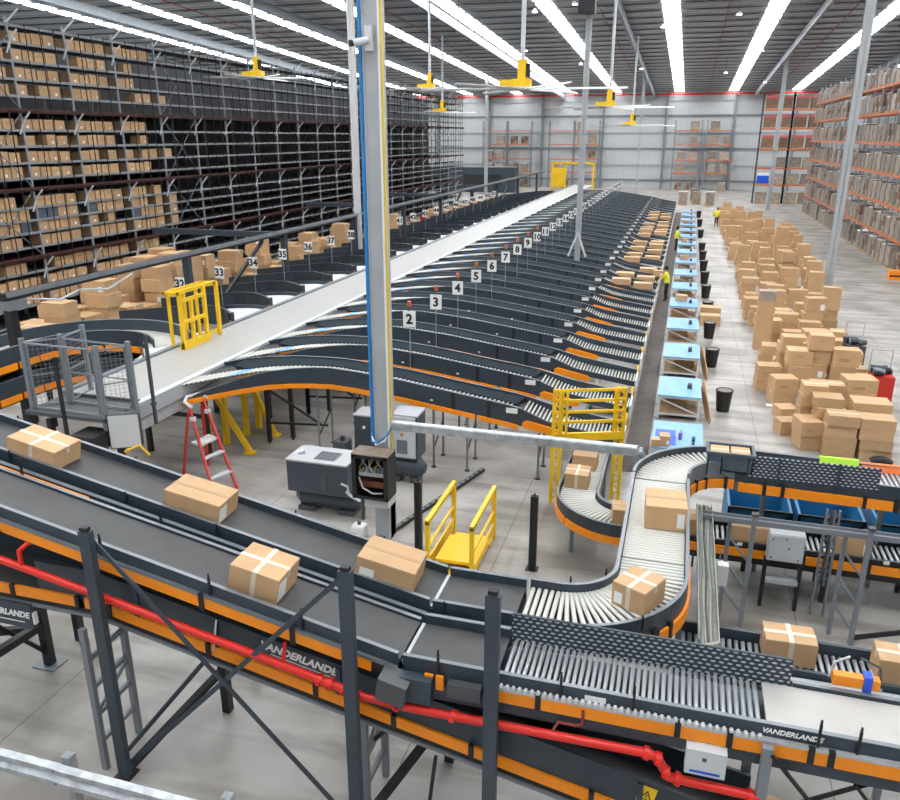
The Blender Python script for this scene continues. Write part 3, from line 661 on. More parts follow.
near_carton((-1.66, 16.55, zE + .002), .54, .5, .32, 0, 'carton second in line under the yellow gate', 0, 'brown')
near_carton((-.62, 14.1, zE + .002), .44, .44, .3, R(8), 'small carton at the end of the low bend, by the straight roller run', 0, None)
near_carton((1.75, 7.25, .55), .7, .6, .45, R(-14), 'carton on a stand at bottom right beneath the front conveyor', 0, 'brown', group=None)
t = thing('carton_stand', (1.75, 7.25, 0), 'dark low stand under the carton at bottom right', 'stand')
b = MB(); b.box(1.35, 2.15, 6.95, 7.55, .48, .55, BLACK); b.build('top', t)
for x in (1.4, 2.1):
    for y in (7.0, 7.5): b = MB(); b.box(x - .03, x + .03, y - .03, y + .03, 0, .48, BLACK); b.build('leg', t)
# tote
t = thing('tote', (1.16, 13.72, ZD), 'dark grey plastic tote holding two pale cartons on the top curve', 'tote')
o = (1.14, 13.72, ZD - .018); x0, x1, y0, y1 = .78, 1.54, 13.5, 13.98; z0, z1 = ZD - .012, ZD + .34
b = MB(); b.box(x0, x1, y0, y1, z0, z0 + .02, TOTE); b.box(x0, x1, y0, y0 + .02, z0, z1, TOTE); b.box(x0, x1, y1 - .02, y1, z0, z1, TOTE); b.box(x0, x0 + .02, y0, y1, z0, z1, TOTE); b.box(x1 - .02, x1, y0, y1, z0, z1, TOTE)
b.build('tub', t)
b = MB(); b.box(x0 - .03, x1 + .03, y0 - .03, y0, z1 - .05, z1, TOTE); b.box(x0 - .03, x1 + .03, y1, y1 + .03, z1 - .05, z1, TOTE); b.box(x0 - .03, x0, y0, y1, z1 - .05, z1, TOTE); b.box(x1, x1 + .03, y0, y1, z1 - .05, z1, TOTE); b.build('rim', t)
for i in range(6): b = MB(); xx = x0 + .06 + i * .125; b.box(xx, xx + .015, y0 - .012, y0, z0, z1 - .05, TOTE); b.build('rib', t)
for i, x in enumerate((.98, 1.33)): carton(x, 13.74, z0 + .022, .32, .38, .30, 0, ['pale carton in the left half of the grey tote', 'pale carton in the right half of the grey tote'][i], 'cartons in the tote', UC[0])

# galvanised beam from column to top curve
t = thing('cable_tray', (-2.8, 13.55, 2.5), 'long galvanised cable tray bridging from the grey column to the yellow gate', 'cable tray')
b = MB(); b.box(-5.17, -.42, 13.5, 13.66, 2.54, 2.57, GALV); b.box(-5.2, -.42, 13.48, 13.5, 2.52, 2.66, GALV); b.box(-5.2, -.42, 13.66, 13.68, 2.52, 2.66, GALV); b.build('channel', t)
b = MB(); b.box(-5.2, -.45, 13.51, 13.65, 2.655, 2.668, GALV); b.build('lid', t)
b = MB(); b.bar((-.42, 13.58, 2.58), (-.26, 13.7, 2.35), .14, .12, GALV); b.box(-.42, -.36, 14.2, 14.26, 0, 2.4, GALV); b.build('drop', t)
b = MB(); b.box(-.5, -.44, 13.55, 13.61, 0, 2.54, GALV); b.build('leg', t)

# compressor left
def compressor(x0, x1, y0, y1, zt, zb, lab, tank=True):
    t = thing('air_compressor', ((x0 + x1) / 2, (y0 + y1) / 2, 0), lab, 'compressor')
    b = MB(); b.box(x0, x1, y0, y1, zb, zt - .02, COMP); o = b.build('cabinet', t); m = o.modifiers.new('b', 'BEVEL'); m.width = .02; m.segments = 2
    b = MB(); b.box(x0 - .01, x1 + .01, y0 - .01, y1 + .01, zt - .02, zt + .02, COMPT); b.build('top_panel', t)
    return t
t = compressor(-7.95, -6.50, 14.2, 15.05, 1.27, .52, 'dark blue grey air compressor on a horizontal tank, left of the black cabinet')
b = MB(); b.box(-7.35, -6.85, 14.35, 14.8, 1.29, 1.30, STEELG)
for i in range(7): b.box(-7.33 + i * .068, -7.30 + i * .068, 14.37, 14.78, 1.30, 1.315, DARKG)
b.build('top_grille', t)
b = MB(); b.box(-7.12, -7.0, 14.185, 14.2, .65, 1.0, DARKG); b.build('side_vent', t)
b = MB(); b.cyl((-7.82, 14.55, 1.29), (-7.68, 14.6, 1.33), .06, ALU); b.build('filler_cap', t)
b = MB(); b.box(-6.5, -6.49, 14.5, 14.7, .8, 1.2, BLACK); b.build('end_vent', t)
b = MB(); b.cyl((-7.75, 14.6, .30), (-6.45, 14.6, .30), .24, COMP, 20); b.cyl((-7.9, 14.6, .30), (-7.75, 14.6, .30), .12, COMP, 20, .24); b.cyl((-6.45, 14.6, .30), (-6.3, 14.6, .30), .24, COMP, 20, .12); b.build('tank', t)
for x in (-7.6, -6.65): b = MB(); b.box(x - .2, x + .2, 14.35, 14.85, 0, .1, DARKG); b.build('foot', t)
b = MB(); b.tube([(-6.5, 14.15, .7), (-6.35, 14.05, .66), (-6.1, 13.9, .66), (-5.8, 13.85, .68)], .035, ALU, 8); b.tube([(-6.45, 14.15, .62), (-6.45, 14.1, .85), (-6.6, 14.1, .9)], .025, BOXG, 8); b.build('pipework', t)
# black glass door cabinet
t = thing('network_cabinet', (-5.45, 13.1, 1.1), 'black glass-fronted cabinet of cables mounted on the grey column', 'cabinet')
x0, x1, y0, y1, z0, z1 = -5.86, -5.10, 13.05, 13.50, 1.17, 2.10
DUST = mat('dusty_top', (.20, .155, .115), .8, 0, .2, 6)
b = MB(); b.box(x0, x1, y1 - .02, y1, z0, z1, BLACK); b.box(x0, x0 + .02, y0, y1, z0, z1, DARKG); b.box(x1 - .02, x1, y0, y1, z0, z1, BLACK); b.box(x0, x1, y0, y1, z0, z0 + .02, BLACK); b.build('carcass', t)
b = MB(); b.box(x0 - .01, x1 + .01, y0 - .01, y1, z1, z1 + .02, DUST); b.build('top', t)
d = MB(); d.box(x0, x0 + .09, y0 - .02, y0, z0, z1, BLACK); d.box(x1 - .09, x1, y0 - .02, y0, z0, z1, BLACK); d.box(x0, x1, y0 - .02, y0, z0, z0 + .06, BLACK); d.box(x0, x1, y0 - .02, y0, z1 - .06, z1, BLACK); d = d.build('door', t)
b = MB(); b.box(x0 + .09, x1 - .09, y0 - .012, y0 - .008, z0 + .06, z1 - .06, GLASS); b.build('pane', d)
b = MB(); b.box(x0 + .1, x1 - .1, y0 + .1, y1 - .1, 1.62, 1.70, BOXG); b.build('patch_panel', t); b = MB(); b.box(x0 + .1, x1 - .1, y0 + .12, y1 - .1, 1.38, 1.5, mat('rust_brown', (.22, .07, .03), .6)); b.build('power_unit', t)
b = MB()
for k in range(9):
    xx = x0 + .14 + k * .055; b.tube([(xx, y0 + .09, 1.7), (xx + .06 * math.sin(k), y0 + .07, 1.82), (xx + .1 * math.cos(k * 2), y0 + .1, 1.95), (xx + .05, y0 + .2, 2.04)], .011, [CABLEY, CABLEB, PAPER][k % 3], 6)
b.tube([(x0 + .12, y0 + .06, 1.6), (x0 + .2, y0 + .05, 1.38), (x0 + .4, y0 + .05, 1.28), (x1 - .15, y0 + .06, 1.3)], .018, PAPER, 6); b.build('cables', t)
b = MB(); b.box(x0 + .2, x1 - .05, y0 + .1, y1 + .1, .95, z0, BOXG); b.tube([(-5.75, 13.3, 1.17), (-5.75, 13.25, .6)], .05, DARKG, 8); b.build('bracket', t)
t = thing('jerrycan', (-5.95, 13.55, 0), 'white plastic jerrycan on the floor under the black cabinet', 'jerrycan')
b = MB(); b.box(-6.12, -5.82, 13.42, 13.68, 0, .30, PAPER); o = b.build('body', t); m = o.modifiers.new('b', 'BEVEL'); m.width = .05; m.segments = 3
b = MB(); b.cyl((-5.97, 13.55, .29), (-5.97, 13.55, .36), .04, DARKG); b.build('cap', t)
# dryer + tank compressor behind
t = compressor(-6.25, -5.62, 16.35, 17.0, 1.75, .62, 'upright grey dryer with control screen on a round tank, right of the grey column')
b = MB(); b.box(-6.22, -5.66, 16.30, 16.345, .7, 1.72, BOXG); b.build('front_panel', t)
b = MB(); b.box(-6.15, -5.8, 16.285, 16.30, 1.38, 1.62, BLACK); b.box(-6.08, -5.9, 16.28, 16.285, 1.46, 1.57, BOXG); b.build('display', t)
b = MB(); b.cyl((-5.98, 16.28, 1.29), (-5.98, 16.30, 1.29), .04, YEL); b.cyl((-5.98, 16.265, 1.29), (-5.98, 16.28, 1.29), .025, RED); b.build('stop_button', t)
b = MB(); b.box(-6.12, -5.85, 16.285, 16.30, .8, 1.15, STEELG); b.build('hatch', t)
b = MB(); b.cyl((-6.4, 16.6, .36), (-5.65, 16.6, .36), .26, COMP, 20); b.cyl((-5.65, 16.6, .36), (-5.5, 16.6, .36), .26, COMP, 20, .12); b.build('tank', t)
for x in (-6.2, -5.75): b = MB(); b.box(x - .1, x + .1, 16.4, 16.8, 0, .14, DARKG); b.build('foot', t)
t = compressor(-7.35, -6.75, 16.6, 17.2, 1.55, .05, 'tall blue grey cabinet just left of the grey column')
b = MB(); b.cyl((-7.08, 16.58, 1.25), (-7.08, 16.6, 1.25), .04, PAPER); b.build('dial', t)
t = thing('air_filter', (-7.5, 16.4, 0), 'small dark filter unit between the two compressors', 'filter')
b = MB(); b.box(-7.75, -7.40, 16.2, 16.55, .55, .95, DARKG); b.build('body', t); b = MB(); b.cyl((-7.55, 16.35, .95), (-7.55, 16.35, 1.05), .06, BLACK); b.build('cap', t); b = MB(); b.box(-7.68, -7.48, 16.3, 16.5, 0, .55, DARKG); b.build('stand', t)
t = thing('floor_cable_channel', (-5, 14, 0), 'black perforated cable channel on the floor beside the black cabinet', 'cable channel')
b = MB(); b.bar((-5.75, 12.6, .05), (-4.3, 17.6, .05), .10, .06, BLACK); b.build('channel', t)
b = MB()
for i in range(24): p = Vector((-5.75, 12.6, .082)).lerp(Vector((-4.3, 17.6, .082)), (i + .5) / 24); b.bar(p - Vector((.018, .062, 0)), p + Vector((.018, .062, 0)), .05, .004, GREYP)
b.build('slots', t)
# black light-curtain posts and yellow crossover
for x, lab in ((-4.57, 'black aluminium post between the black cabinet and the yellow crossover'), (-2.24, 'black aluminium post standing alone right of the yellow crossover')):
    t = thing('sensor_post', (x, 13.3, 0), lab, 'post')
    b = MB(); b.box(x - .07, x - .015, 13.25, 13.35, 0, 1.57, BLACK); b.box(x + .015, x + .07, 13.25, 13.35, 0, 1.57, BLACK); b.box(x - .015, x + .015, 13.28, 13.32, 0, 1.57, NAVY); b.build('profile', t)
    b = MB(); b.cyl((x, 13.3, 1.57), (x, 13.3, 1.62), .02, BLACK, 6); b.build('cap', t); b = MB(); b.box(x - .12, x + .12, 13.2, 13.4, 0, .015, BLACK); b.build('foot_plate', t)
t = thing('crossover_step', (-3.7, 13.2, 0), 'yellow crossover step with two sloping handrails', 'steps')
b = MB(); b.box(-4.0, -3.2, 12.6, 13.6, .28, .34, YEL); b.build('platform', t)
for x in (-4.12, -3.25):
    for y in (12.50, 14.30): b = MB(); b.box(x - .04, x + .04, y - .04, y + .04, 0, 1.15, YEL); b.build('post', t)
    b = MB(); b.bar((x, 12.46, 1.15), (x, 14.34, 1.15), .08, .09, YEL); b.build('handrail', t)
    b = MB(); b.bar((x, 12.5, .62), (x, 14.3, .62), .05, .05, YEL); b.build('mid_rail', t)
    b = MB(); b.box(x - .02, x + .02, 12.5, 14.3, .1, .36, YEL); b.build('kick_plate', t)
for y0 in (12.2, 13.7): b = MB(); b.box(-4.0, -3.2, y0, y0 + .35, .12, .16, YEL); b.build('tread', t)
# yellow gate
t = thing('lift_gate', (-1.6, 16.6, 0), 'tall yellow barred gate frame over the low roller lane', 'gate')
for x, y in ((-2.38, 16.3), (-2.22, 16.3), (-1.06, 16.9), (-.90, 16.9)):
    b = MB(); b.box(x - .04, x + .04, y - .04, y + .04, 0, 2.75, YEL); b.build('post', t)
for x, y in ((-2.30, 16.3), (-.98, 16.9)):
    b = MB()
    for i in range(9): b.bar((x - .08, y, .1 + i * .29), (x + .08, y, .245 + i * .29), .03, .03, YEL); b.bar((x + .08, y, .245 + i * .29), (x - .08, y, .39 + i * .29), .03, .03, YEL)
    b.build('lattice', t)
b = MB(); b.bar((-2.42, 16.28, 1.62), (-.86, 16.9, 1.62), .08, .18, YEL); b.build('cross_beam', t)
for z in (1.98, 2.22, 2.48, 2.72): b = MB(); b.bar((-2.40, 16.26, z), (-.88, 16.86, z), .05, .06, YEL); b.build('bar', t)
for x, y in ((-2.25, 16.24), (-2.1, 16.3), (-1.1, 16.7)): b = MB(); b.box(x - .025, x + .025, y - .025, y + .025, 1.7, 2.72, YEL); b.build('gate_upright', t)

# blue lined bins behind E
for i, x in enumerate((1.35, 2.65, 4.05)):
    t = thing('pallet_bin', (x + .55, 15.6, 0), ['blue lined pallet bin left behind the upper right conveyor', 'blue lined pallet bin in the middle behind the upper right conveyor', 'blue lined pallet bin at the right edge behind the conveyors'][i], 'bin', 'blue pallet bins')
    b = MB(); x0, x1 = x, x + 1.2; b.box(x0, x1, 15.0, 15.05, .15, 1.05, BLUE); b.box(x0, x1, 16.35, 16.4, .15, 1.1, BLUE); b.box(x0, x0 + .05, 15, 16.4, .15, 1.05, BLUE); b.box(x1 - .05, x1, 15, 16.4, .15, 1.05, BLUE); b.box(x0, x1, 15, 16.4, .15, .2, BLUE); b.build('walls', t)
    for a in (x0 + .05, x1 - .15): b = MB(); b.box(a, a + .1, 15.0, 16.4, 0, .15, BLACK); b.build('skid', t)
    b = MB(); b.bar((x0, 14.98, .2), (x1, 14.98, 1.0), .02, .05, BLACK); b.bar((x0, 14.98, 1.05), (x1, 14.98, 1.05), .03, .05, BLACK); b.build('frame', t)
t = thing('hivis_vest', (2.6, 14.55, 2.4), 'lime hi-vis vest draped over the far rail of the upper right conveyor', 'vest')
t.location = (2.6, 14.5, 2.42); ORG[t] = Vector((2.6, 14.5, 2.42))
b = MB(); b.prism([(14.40, 2.38), (14.45, 2.50), (14.52, 2.50), (14.60, 2.36), (14.61, 2.15), (14.58, 2.15), (14.55, 2.34), (14.49, 2.455), (14.46, 2.45), (14.43, 2.37)], 'x', 2.75, 3.4, LIME); b.build('cloth', t)
t = thing('hivis_vest', (3.7, 14.5, 2.4), 'orange hi-vis vest draped over the far rail, beside the lime one', 'vest')
b = MB(); b.prism([(14.40, 2.33), (14.45, 2.46), (14.52, 2.46), (14.60, 2.32), (14.61, 2.12), (14.58, 2.12), (14.55, 2.3), (14.49, 2.415), (14.46, 2.41), (14.43, 2.32)], 'x', 3.45, 4.2, ORF); b.build('cloth', t)
ORDN = ['first', 'second', 'third', 'fourth', 'fifth', 'sixth', 'seventh', 'eighth', 'ninth', 'tenth', 'eleventh', 'twelfth', 'thirteenth', 'fourteenth', 'fifteenth', 'sixteenth', 'seventeenth', 'eighteenth', 'nineteenth', 'twentieth'] + ['%dth' % i if i % 10 not in (1, 2, 3) else '%d%s' % (i, {1: 'st', 2: 'nd', 3: 'rd'}[i % 10]) for i in range(21, 60)]
# ------------------------------------------------------------------ sorter
ZS = 2.4
t = thing('sorter', (-12.35, 14, 0), 'long pale slatted sorter deck running straight down the hall', 'sorter')
b = MB(); b.box(-13.35, -11.35, 13.9, 100, ZS - .04, ZS, SLATS); b.build('slat_deck', t)
b = MB(); b.box(-13.5, -13.33, 13.9, 100, ZS - .2, ZS + .05, STEELG); b.build('left_rail', t)
b = MB(); b.box(-11.36, -11.2, 13.6, 100, ZS - .02, ZS + .02, BOXG); b.build('right_lip', t)
b = MB(); b.box(-11.24, -11.18, 13.4, 100, ZS - .32, ZS - .03, ALU); b.box(-11.22, -11.16, 13.4, 100, ZS - .36, ZS - .32, GREYP); b.box(-11.26, -11.2, 13.4, 100, ZS - .62, ZS - .38, ALU); b.build('side_panel', t)
b = MB(); b.box(-13.45, -11.3, 13.9, 100, ZS - .35, ZS - .05, DARKG); b.build('bed', t)
b = MB(); b.box(-13.35, -11.3, 12.7, 13.9, ZS - .1, ZS - .02, DARKG); b.build('end_plate', t)
b = MB(); b.bar((-13.3, 13.88, ZS + .02), (-11.3, 13.88, ZS + .02), .06, .05, DARKG); b.build('end_bar', t)
for y in (13.2, 16.4, 19.6, 22.8, 26):
    for x in (-13.2, -11.4): b = MB(); b.box(x - .06, x + .06, y - .06, y + .06, 0, ZS - .35, BLACK); b.build('leg', t)
    b = MB(); b.box(-13.2, -11.4, y - .04, y + .04, 1.1, 1.2, BLACK); b.build('cross_bar', t)
b = MB(); b.box(-11.9, -11.3, 12.3, 12.9, 1.75, 2.1, BLACK); b.cyl((-11.6, 12.6, 1.45), (-11.6, 12.6, 1.8), .2, BLACK, 12); b.build('drive_motor', t)
b = MB(); b.tube([(-11.0, 12.4, 1.5), (-10.7, 12.3, 1.4), (-10.5, 12.6, 1.45), (-10.8, 12.9, 1.5)], .03, BLACK, 6); b.tube([(-10.8, 12.6, 1.75), (-10.5, 12.7, 1.9), (-10.45, 12.9, 1.6)], .03, YEL, 6); b.build('hose', t)
t = thing('control_box', (-11.0, 12.9, 1.75), 'white panel box at the near end of the slatted sorter deck', 'control box')
M_ = Matrix.Translation((-11.02, 12.95, 2.12)) @ Matrix.Rotation(R(28), 4, 'Z')
b = MB(); b.box(-.32, .32, -.05, .15, -.42, .34, DARKG, M_); b.build('housing', t); b = MB(); b.box(-.30, .30, -.065, -.05, -.40, .32, WHITE, M_); b.build('door', t)
# mesh cage
WIRE = mat('cage_wire', (.28, .29, .30), .4, .5)
t = thing('mesh_cage', (-12, 13.4, 2.3), 'grey wire mesh safety cage around the near end of the sorter', 'cage')
cp = {'A': (-13.3, 12.9), 'B': (-12.8, 13.45), 'C': (-12.95, 14.3), 'D': (-11.35, 12.8), 'E': (-10.95, 13.3)}
for k, (x, y) in cp.items(): b = MB(); b.box(x - .045, x + .045, y - .045, y + .045, 2.25 if k != 'D' else 2.1, 3.95, GREYP); b.build('post', t)
for a, c in (('A', 'D'), ('D', 'E'), ('A', 'B'), ('B', 'C'), ('B', 'E')):
    p, q = Vector((*cp[a], 0)), Vector((*cp[c], 0)); pb = MB()
    for z in (2.42, 3.85): pb.bar(p + Vector((0, 0, z)), q + Vector((0, 0, z)), .035, .035, GREYP)
    if (a, c) != ('A', 'D'): pb.bar(p + Vector((0, 0, 3.1)), q + Vector((0, 0, 3.1)), .025, .025, GREYP)
    for e in (p.lerp(q, .06), p.lerp(q, .94)): pb.bar(e + Vector((0, 0, 2.42)), e + Vector((0, 0, 3.85)), .03, .03, GREYP)
    f = pb.build('panel_frame', t)
    if (a, c) in (('A', 'D'), ('B', 'E')): continue
    wb = MB(); n = int((q - p).length / .09)
    for i in range(1, n): s = p.lerp(q, i / n); wb.bar(s + Vector((0, 0, 2.42)), s + Vector((0, 0, 3.85)), .006, .006, WIRE)
    for i in range(1, 16): z = 2.42 + i * 1.43 / 16; wb.bar(p + Vector((0, 0, z)), q + Vector((0, 0, z)), .006, .006, WIRE)
    wb.build('wire_mesh', f)
for x, y, lab in ((-10.96, 13.9, 'thin dark pole on the sorter edge right of the mesh cage'), (-11.48, 11.84, 'thin black pole in front of the mesh cage')):
    q = thing('pole', (x, y, 0), lab, 'pole'); b = MB(); b.box(x - .03, x + .03, y - .03, y + .03, 1.9, 3.95, BLACK if y < 13 else DARKG); b.build('shaft', q); b = MB(); b.box(x - .05, x + .05, y - .05, y + .05, 0 if y < 13 else 2.35, 1.95 if y < 13 else 2.4, BLACK if y < 13 else DARKG); b.build('foot', q)
# infeed loop
def loop(z, lab, w, Rm_, a0, a1, gray=True, orange=True):
    pl = [(-15.3 + Rm_ * math.cos(R(a0)), 9.5, z), (-15.3 + Rm_ * math.cos(R(a0)), 14, z)] + arc(-15.3, 16.9, Rm_, a0, a1, z, z, 40)
    t = thing('curve_conveyor', (-15.3, 17, 0), lab, 'conveyor')
    b = MB(); b.band(pl, -w / 2, w / 2, -.03, 0, ROLLW if gray else BELT); b.build('deck', t)
    b = MB(); b.band(pl, w / 2, w / 2 + .05, -.25, .32, NAVY); b.band(pl, w / 2 - .005, w / 2 + .055, .32, .335, GREYP); b.build('outer_wall', t)
    b = MB(); b.band(pl, -w / 2 - .05, -w / 2, -.22, .22, NAVY); b.band(pl, -w / 2 - .055, -w / 2 + .005, .22, .232, GREYP); b.build('inner_wall', t)
    L = arclen(pl)[-1]; s0 = 5.2
    while s0 < L - .6: side_covers(t, pl, w / 2 + .05, -.40, -.22, [(s0, s0 + .72)], -1); s0 += .8
    b = MB(); b.band(pl, -w / 2 - .04, w / 2 + .04, -.45, -.25, BLACK); b.build('underframe', t)
    for a in (170, 130, 90): 
        for rr in (Rm_ - w / 2, Rm_ + w / 2): b = MB(); x, y = -15.3 + rr * math.cos(R(a)), 16.9 + rr * math.sin(R(a)); b.box(x - .05, x + .05, y - .05, y + .05, 0, z - .4, BLACK); b.build('leg', t)
    return t
loop(2.42, 'dark walled loop conveyor curving round into the near end of the sorter', .95, 2.25, 180, 38)
loop(1.55, 'lower loop conveyor with orange covers under the upper loop', .8, 2.2, 180, 70)
t = thing('merge_plate', (-14.2, 18.6, 2.3), 'white flat merge plate between the loop conveyor and the sorter', 'plate')
b = MB(); b.prism([(-13.5, 16.4), (-13.5, 20.2), (-14.2, 19.3), (-15.0, 18.85), (-14.3, 18.1), (-13.75, 17.2)], 'z', 2.34, 2.41, WHITE); b.build('sheet', t)
b = MB(); b.bar((-13.45, 16.9, 2.43), (-14.3, 17.9, 2.43), .05, .04, BLACK); b.build('edge_strip', t)
# yellow gate on the sorter edge
t = thing('lift_gate', (-13.4, 19, 2.4), 'yellow barred gate standing on the left edge of the sorter', 'gate')
for y in (18.05, 18.55, 19.2, 19.85): b = MB(); b.box(-13.45, -13.36, y - .05, y + .05, 2.42, 4.0 if y != 18.55 else 3.8, YEL); b.build('post', t)
for z in (2.5, 3.15, 3.75): b = MB(); b.box(-13.44, -13.37, 18.05, 19.2, z - .05, z + .05, YEL); b.build('bar', t)
for z in (2.55, 3.97): b = MB(); b.box(-13.52, -13.46, 18.05, 19.9, z - .05, z + .05, YEL); b.build('bar', t)
b = MB(); b.box(-13.5, -13.35, 18.0, 19.3, 2.40, 2.6, YEL); b.build('base_plate', t)
for y in (18.2, 18.9, 19.5): b = MB(); b.box(-13.9, -13.83, y - .04, y + .04, 2.42, 4.0, YEL); b.build('post', t)
b = MB(); b.box(-13.9, -13.38, 18.0, 18.08, 3.92, 4.0, YEL); b.box(-13.9, -13.38, 19.8, 19.88, 3.92, 4.0, YEL); b.box(-13.9, -13.84, 18.0, 19.88, 3.92, 4.0, YEL); b.build('top_frame', t)
t.location.x += .42
# yellow braces below chute 1
t = thing('safety_bollard_frame', (-11, 17.3, 0), 'yellow braced frame under the first chute behind the red ladder', 'frame')
for p, q in (((-10.7, 15.95, 2.0), (-10.75, 17.25, 0)), ((-10.6, 16.6, 1.95), (-10.8, 18.5, 0))): pass
b = MB(); b.bar((-11.5, 16.9, 1.75), (-10.55, 17.0, .05), .13, .11, YEL); b.build('brace', t)
b = MB(); b.bar((-11.3, 18.3, 1.8), (-10.55, 18.35, .05), .13, .11, YEL); b.build('brace', t)
for x, y in ((-11.6, 16.7), (-11.5, 17.4), (-11.35, 18.2), (-11.3, 18.8)): b = MB(); b.box(x - .07, x + .07, y - .07, y + .07, 0, 1.8, YEL); b.build('post', t)
for x, y in ((-10.55, 17.0), (-10.55, 18.35)): b = MB(); b.box(x - .14, x + .14, y - .12, y + .12, 0, .05, YEL); b.build('foot', t)
# red step ladder
t = thing('step_ladder', (-10.5, 15, 0), 'red fibreglass step ladder standing at the near end of the sorter', 'ladder')
ra, rb = (Vector((-10.88, 15.62, 1.95)), Vector((-9.70, 14.92, 0))), (Vector((-10.86, 15.02, 1.95)), Vector((-9.95, 14.34, 0)))
for p, q in (ra, rb): b = MB(); b.bar(p, q, .045, .09, REDL); b.build('front_rail', t)
for p, q in (((-10.92, 15.60, 1.8), (-11.15, 15.95, 0)), ((-10.9, 15.02, 1.8), (-11.35, 15.15, 0))): b = MB(); b.bar(p, q, .04, .07, REDL); b.build('rear_rail', t)
for k in (.80, .58):
    p, q = ra[1].lerp(ra[0], 1 - k), rb[1].lerp(rb[0], 1 - k); b = MB(); b.bar(p, q, .14, .035, BOXG); b.build('step', t)
p, q = ra[1].lerp(ra[0], .57), rb[1].lerp(rb[0], .57); d = Vector((-.33, .12, 0))
b = MB(); b.add([p, q, q + d, p + d, p - Vector((0, 0, .05)), q - Vector((0, 0, .05)), q + d - Vector((0, 0, .05)), p + d - Vector((0, 0, .05))], [(0, 1, 2, 3), (7, 6, 5, 4), (0, 4, 5, 1), (1, 5, 6, 2), (2, 6, 7, 3), (3, 7, 4, 0)], WHITE); b.build('platform', t)
b = MB(); b.tube([(-10.75, 14.95, 1.95), (-10.95, 14.98, 2.06), (-11.1, 15.3, 2.08), (-10.98, 15.66, 2.06), (-10.78, 15.68, 1.95)], .04, WHITE, 8); b.build('top_guard', t)
for k, (p, q) in enumerate((ra, rb)): b = MB(); c = p.lerp(q, .14); b.box(c.x - .06, c.x + .06, c.y - .05, c.y + .05, c.z - .05, c.z + .05, BOXG); b.build('hinge', t)

# ------------------------------------------------------------------ right hand chutes
PITCH = 2.38; Y1 = 17.5; NCH = 31
def chz(x):      # deck height along X
    pts = [(-11.35, 2.38), (-9.8, 2.42), (-8.2, 2.38), (-6.66, 2.24), (-5.14, 2.03), (-3.7, 1.83), (-3.4, 1.78), (-2.8, 1.55), (-2.25, 1.42), (-.9, 1.26)]
    for (a, za), (c, zc_) in zip(pts, pts[1:]):
        if x <= c: return za + (zc_ - za) * max(0, (x - a)) / (c - a)
    return pts[-1][1]
near = [(-11.2, -2.25), (-10.75, -1.65), (-10.3, -1.12), (-9.8, -.65), (-9.3, -.34), (-8.8, -.15), (-8.3, -.04), (-7.6, 0), (-6.5, 0), (-5, 0), (-3.7, 0), (-3.35, 0)]
far = [(-11.2, -.35), (-10.7, .02), (-10.2, .28), (-9.6, .52), (-9.0, .67), (-8.3, .76), (-7.6, .79), (-6.5, .80), (-5, .81), (-3.7, .83), (-3.35, .84), (-2.7, .86), (-.95, .86)]
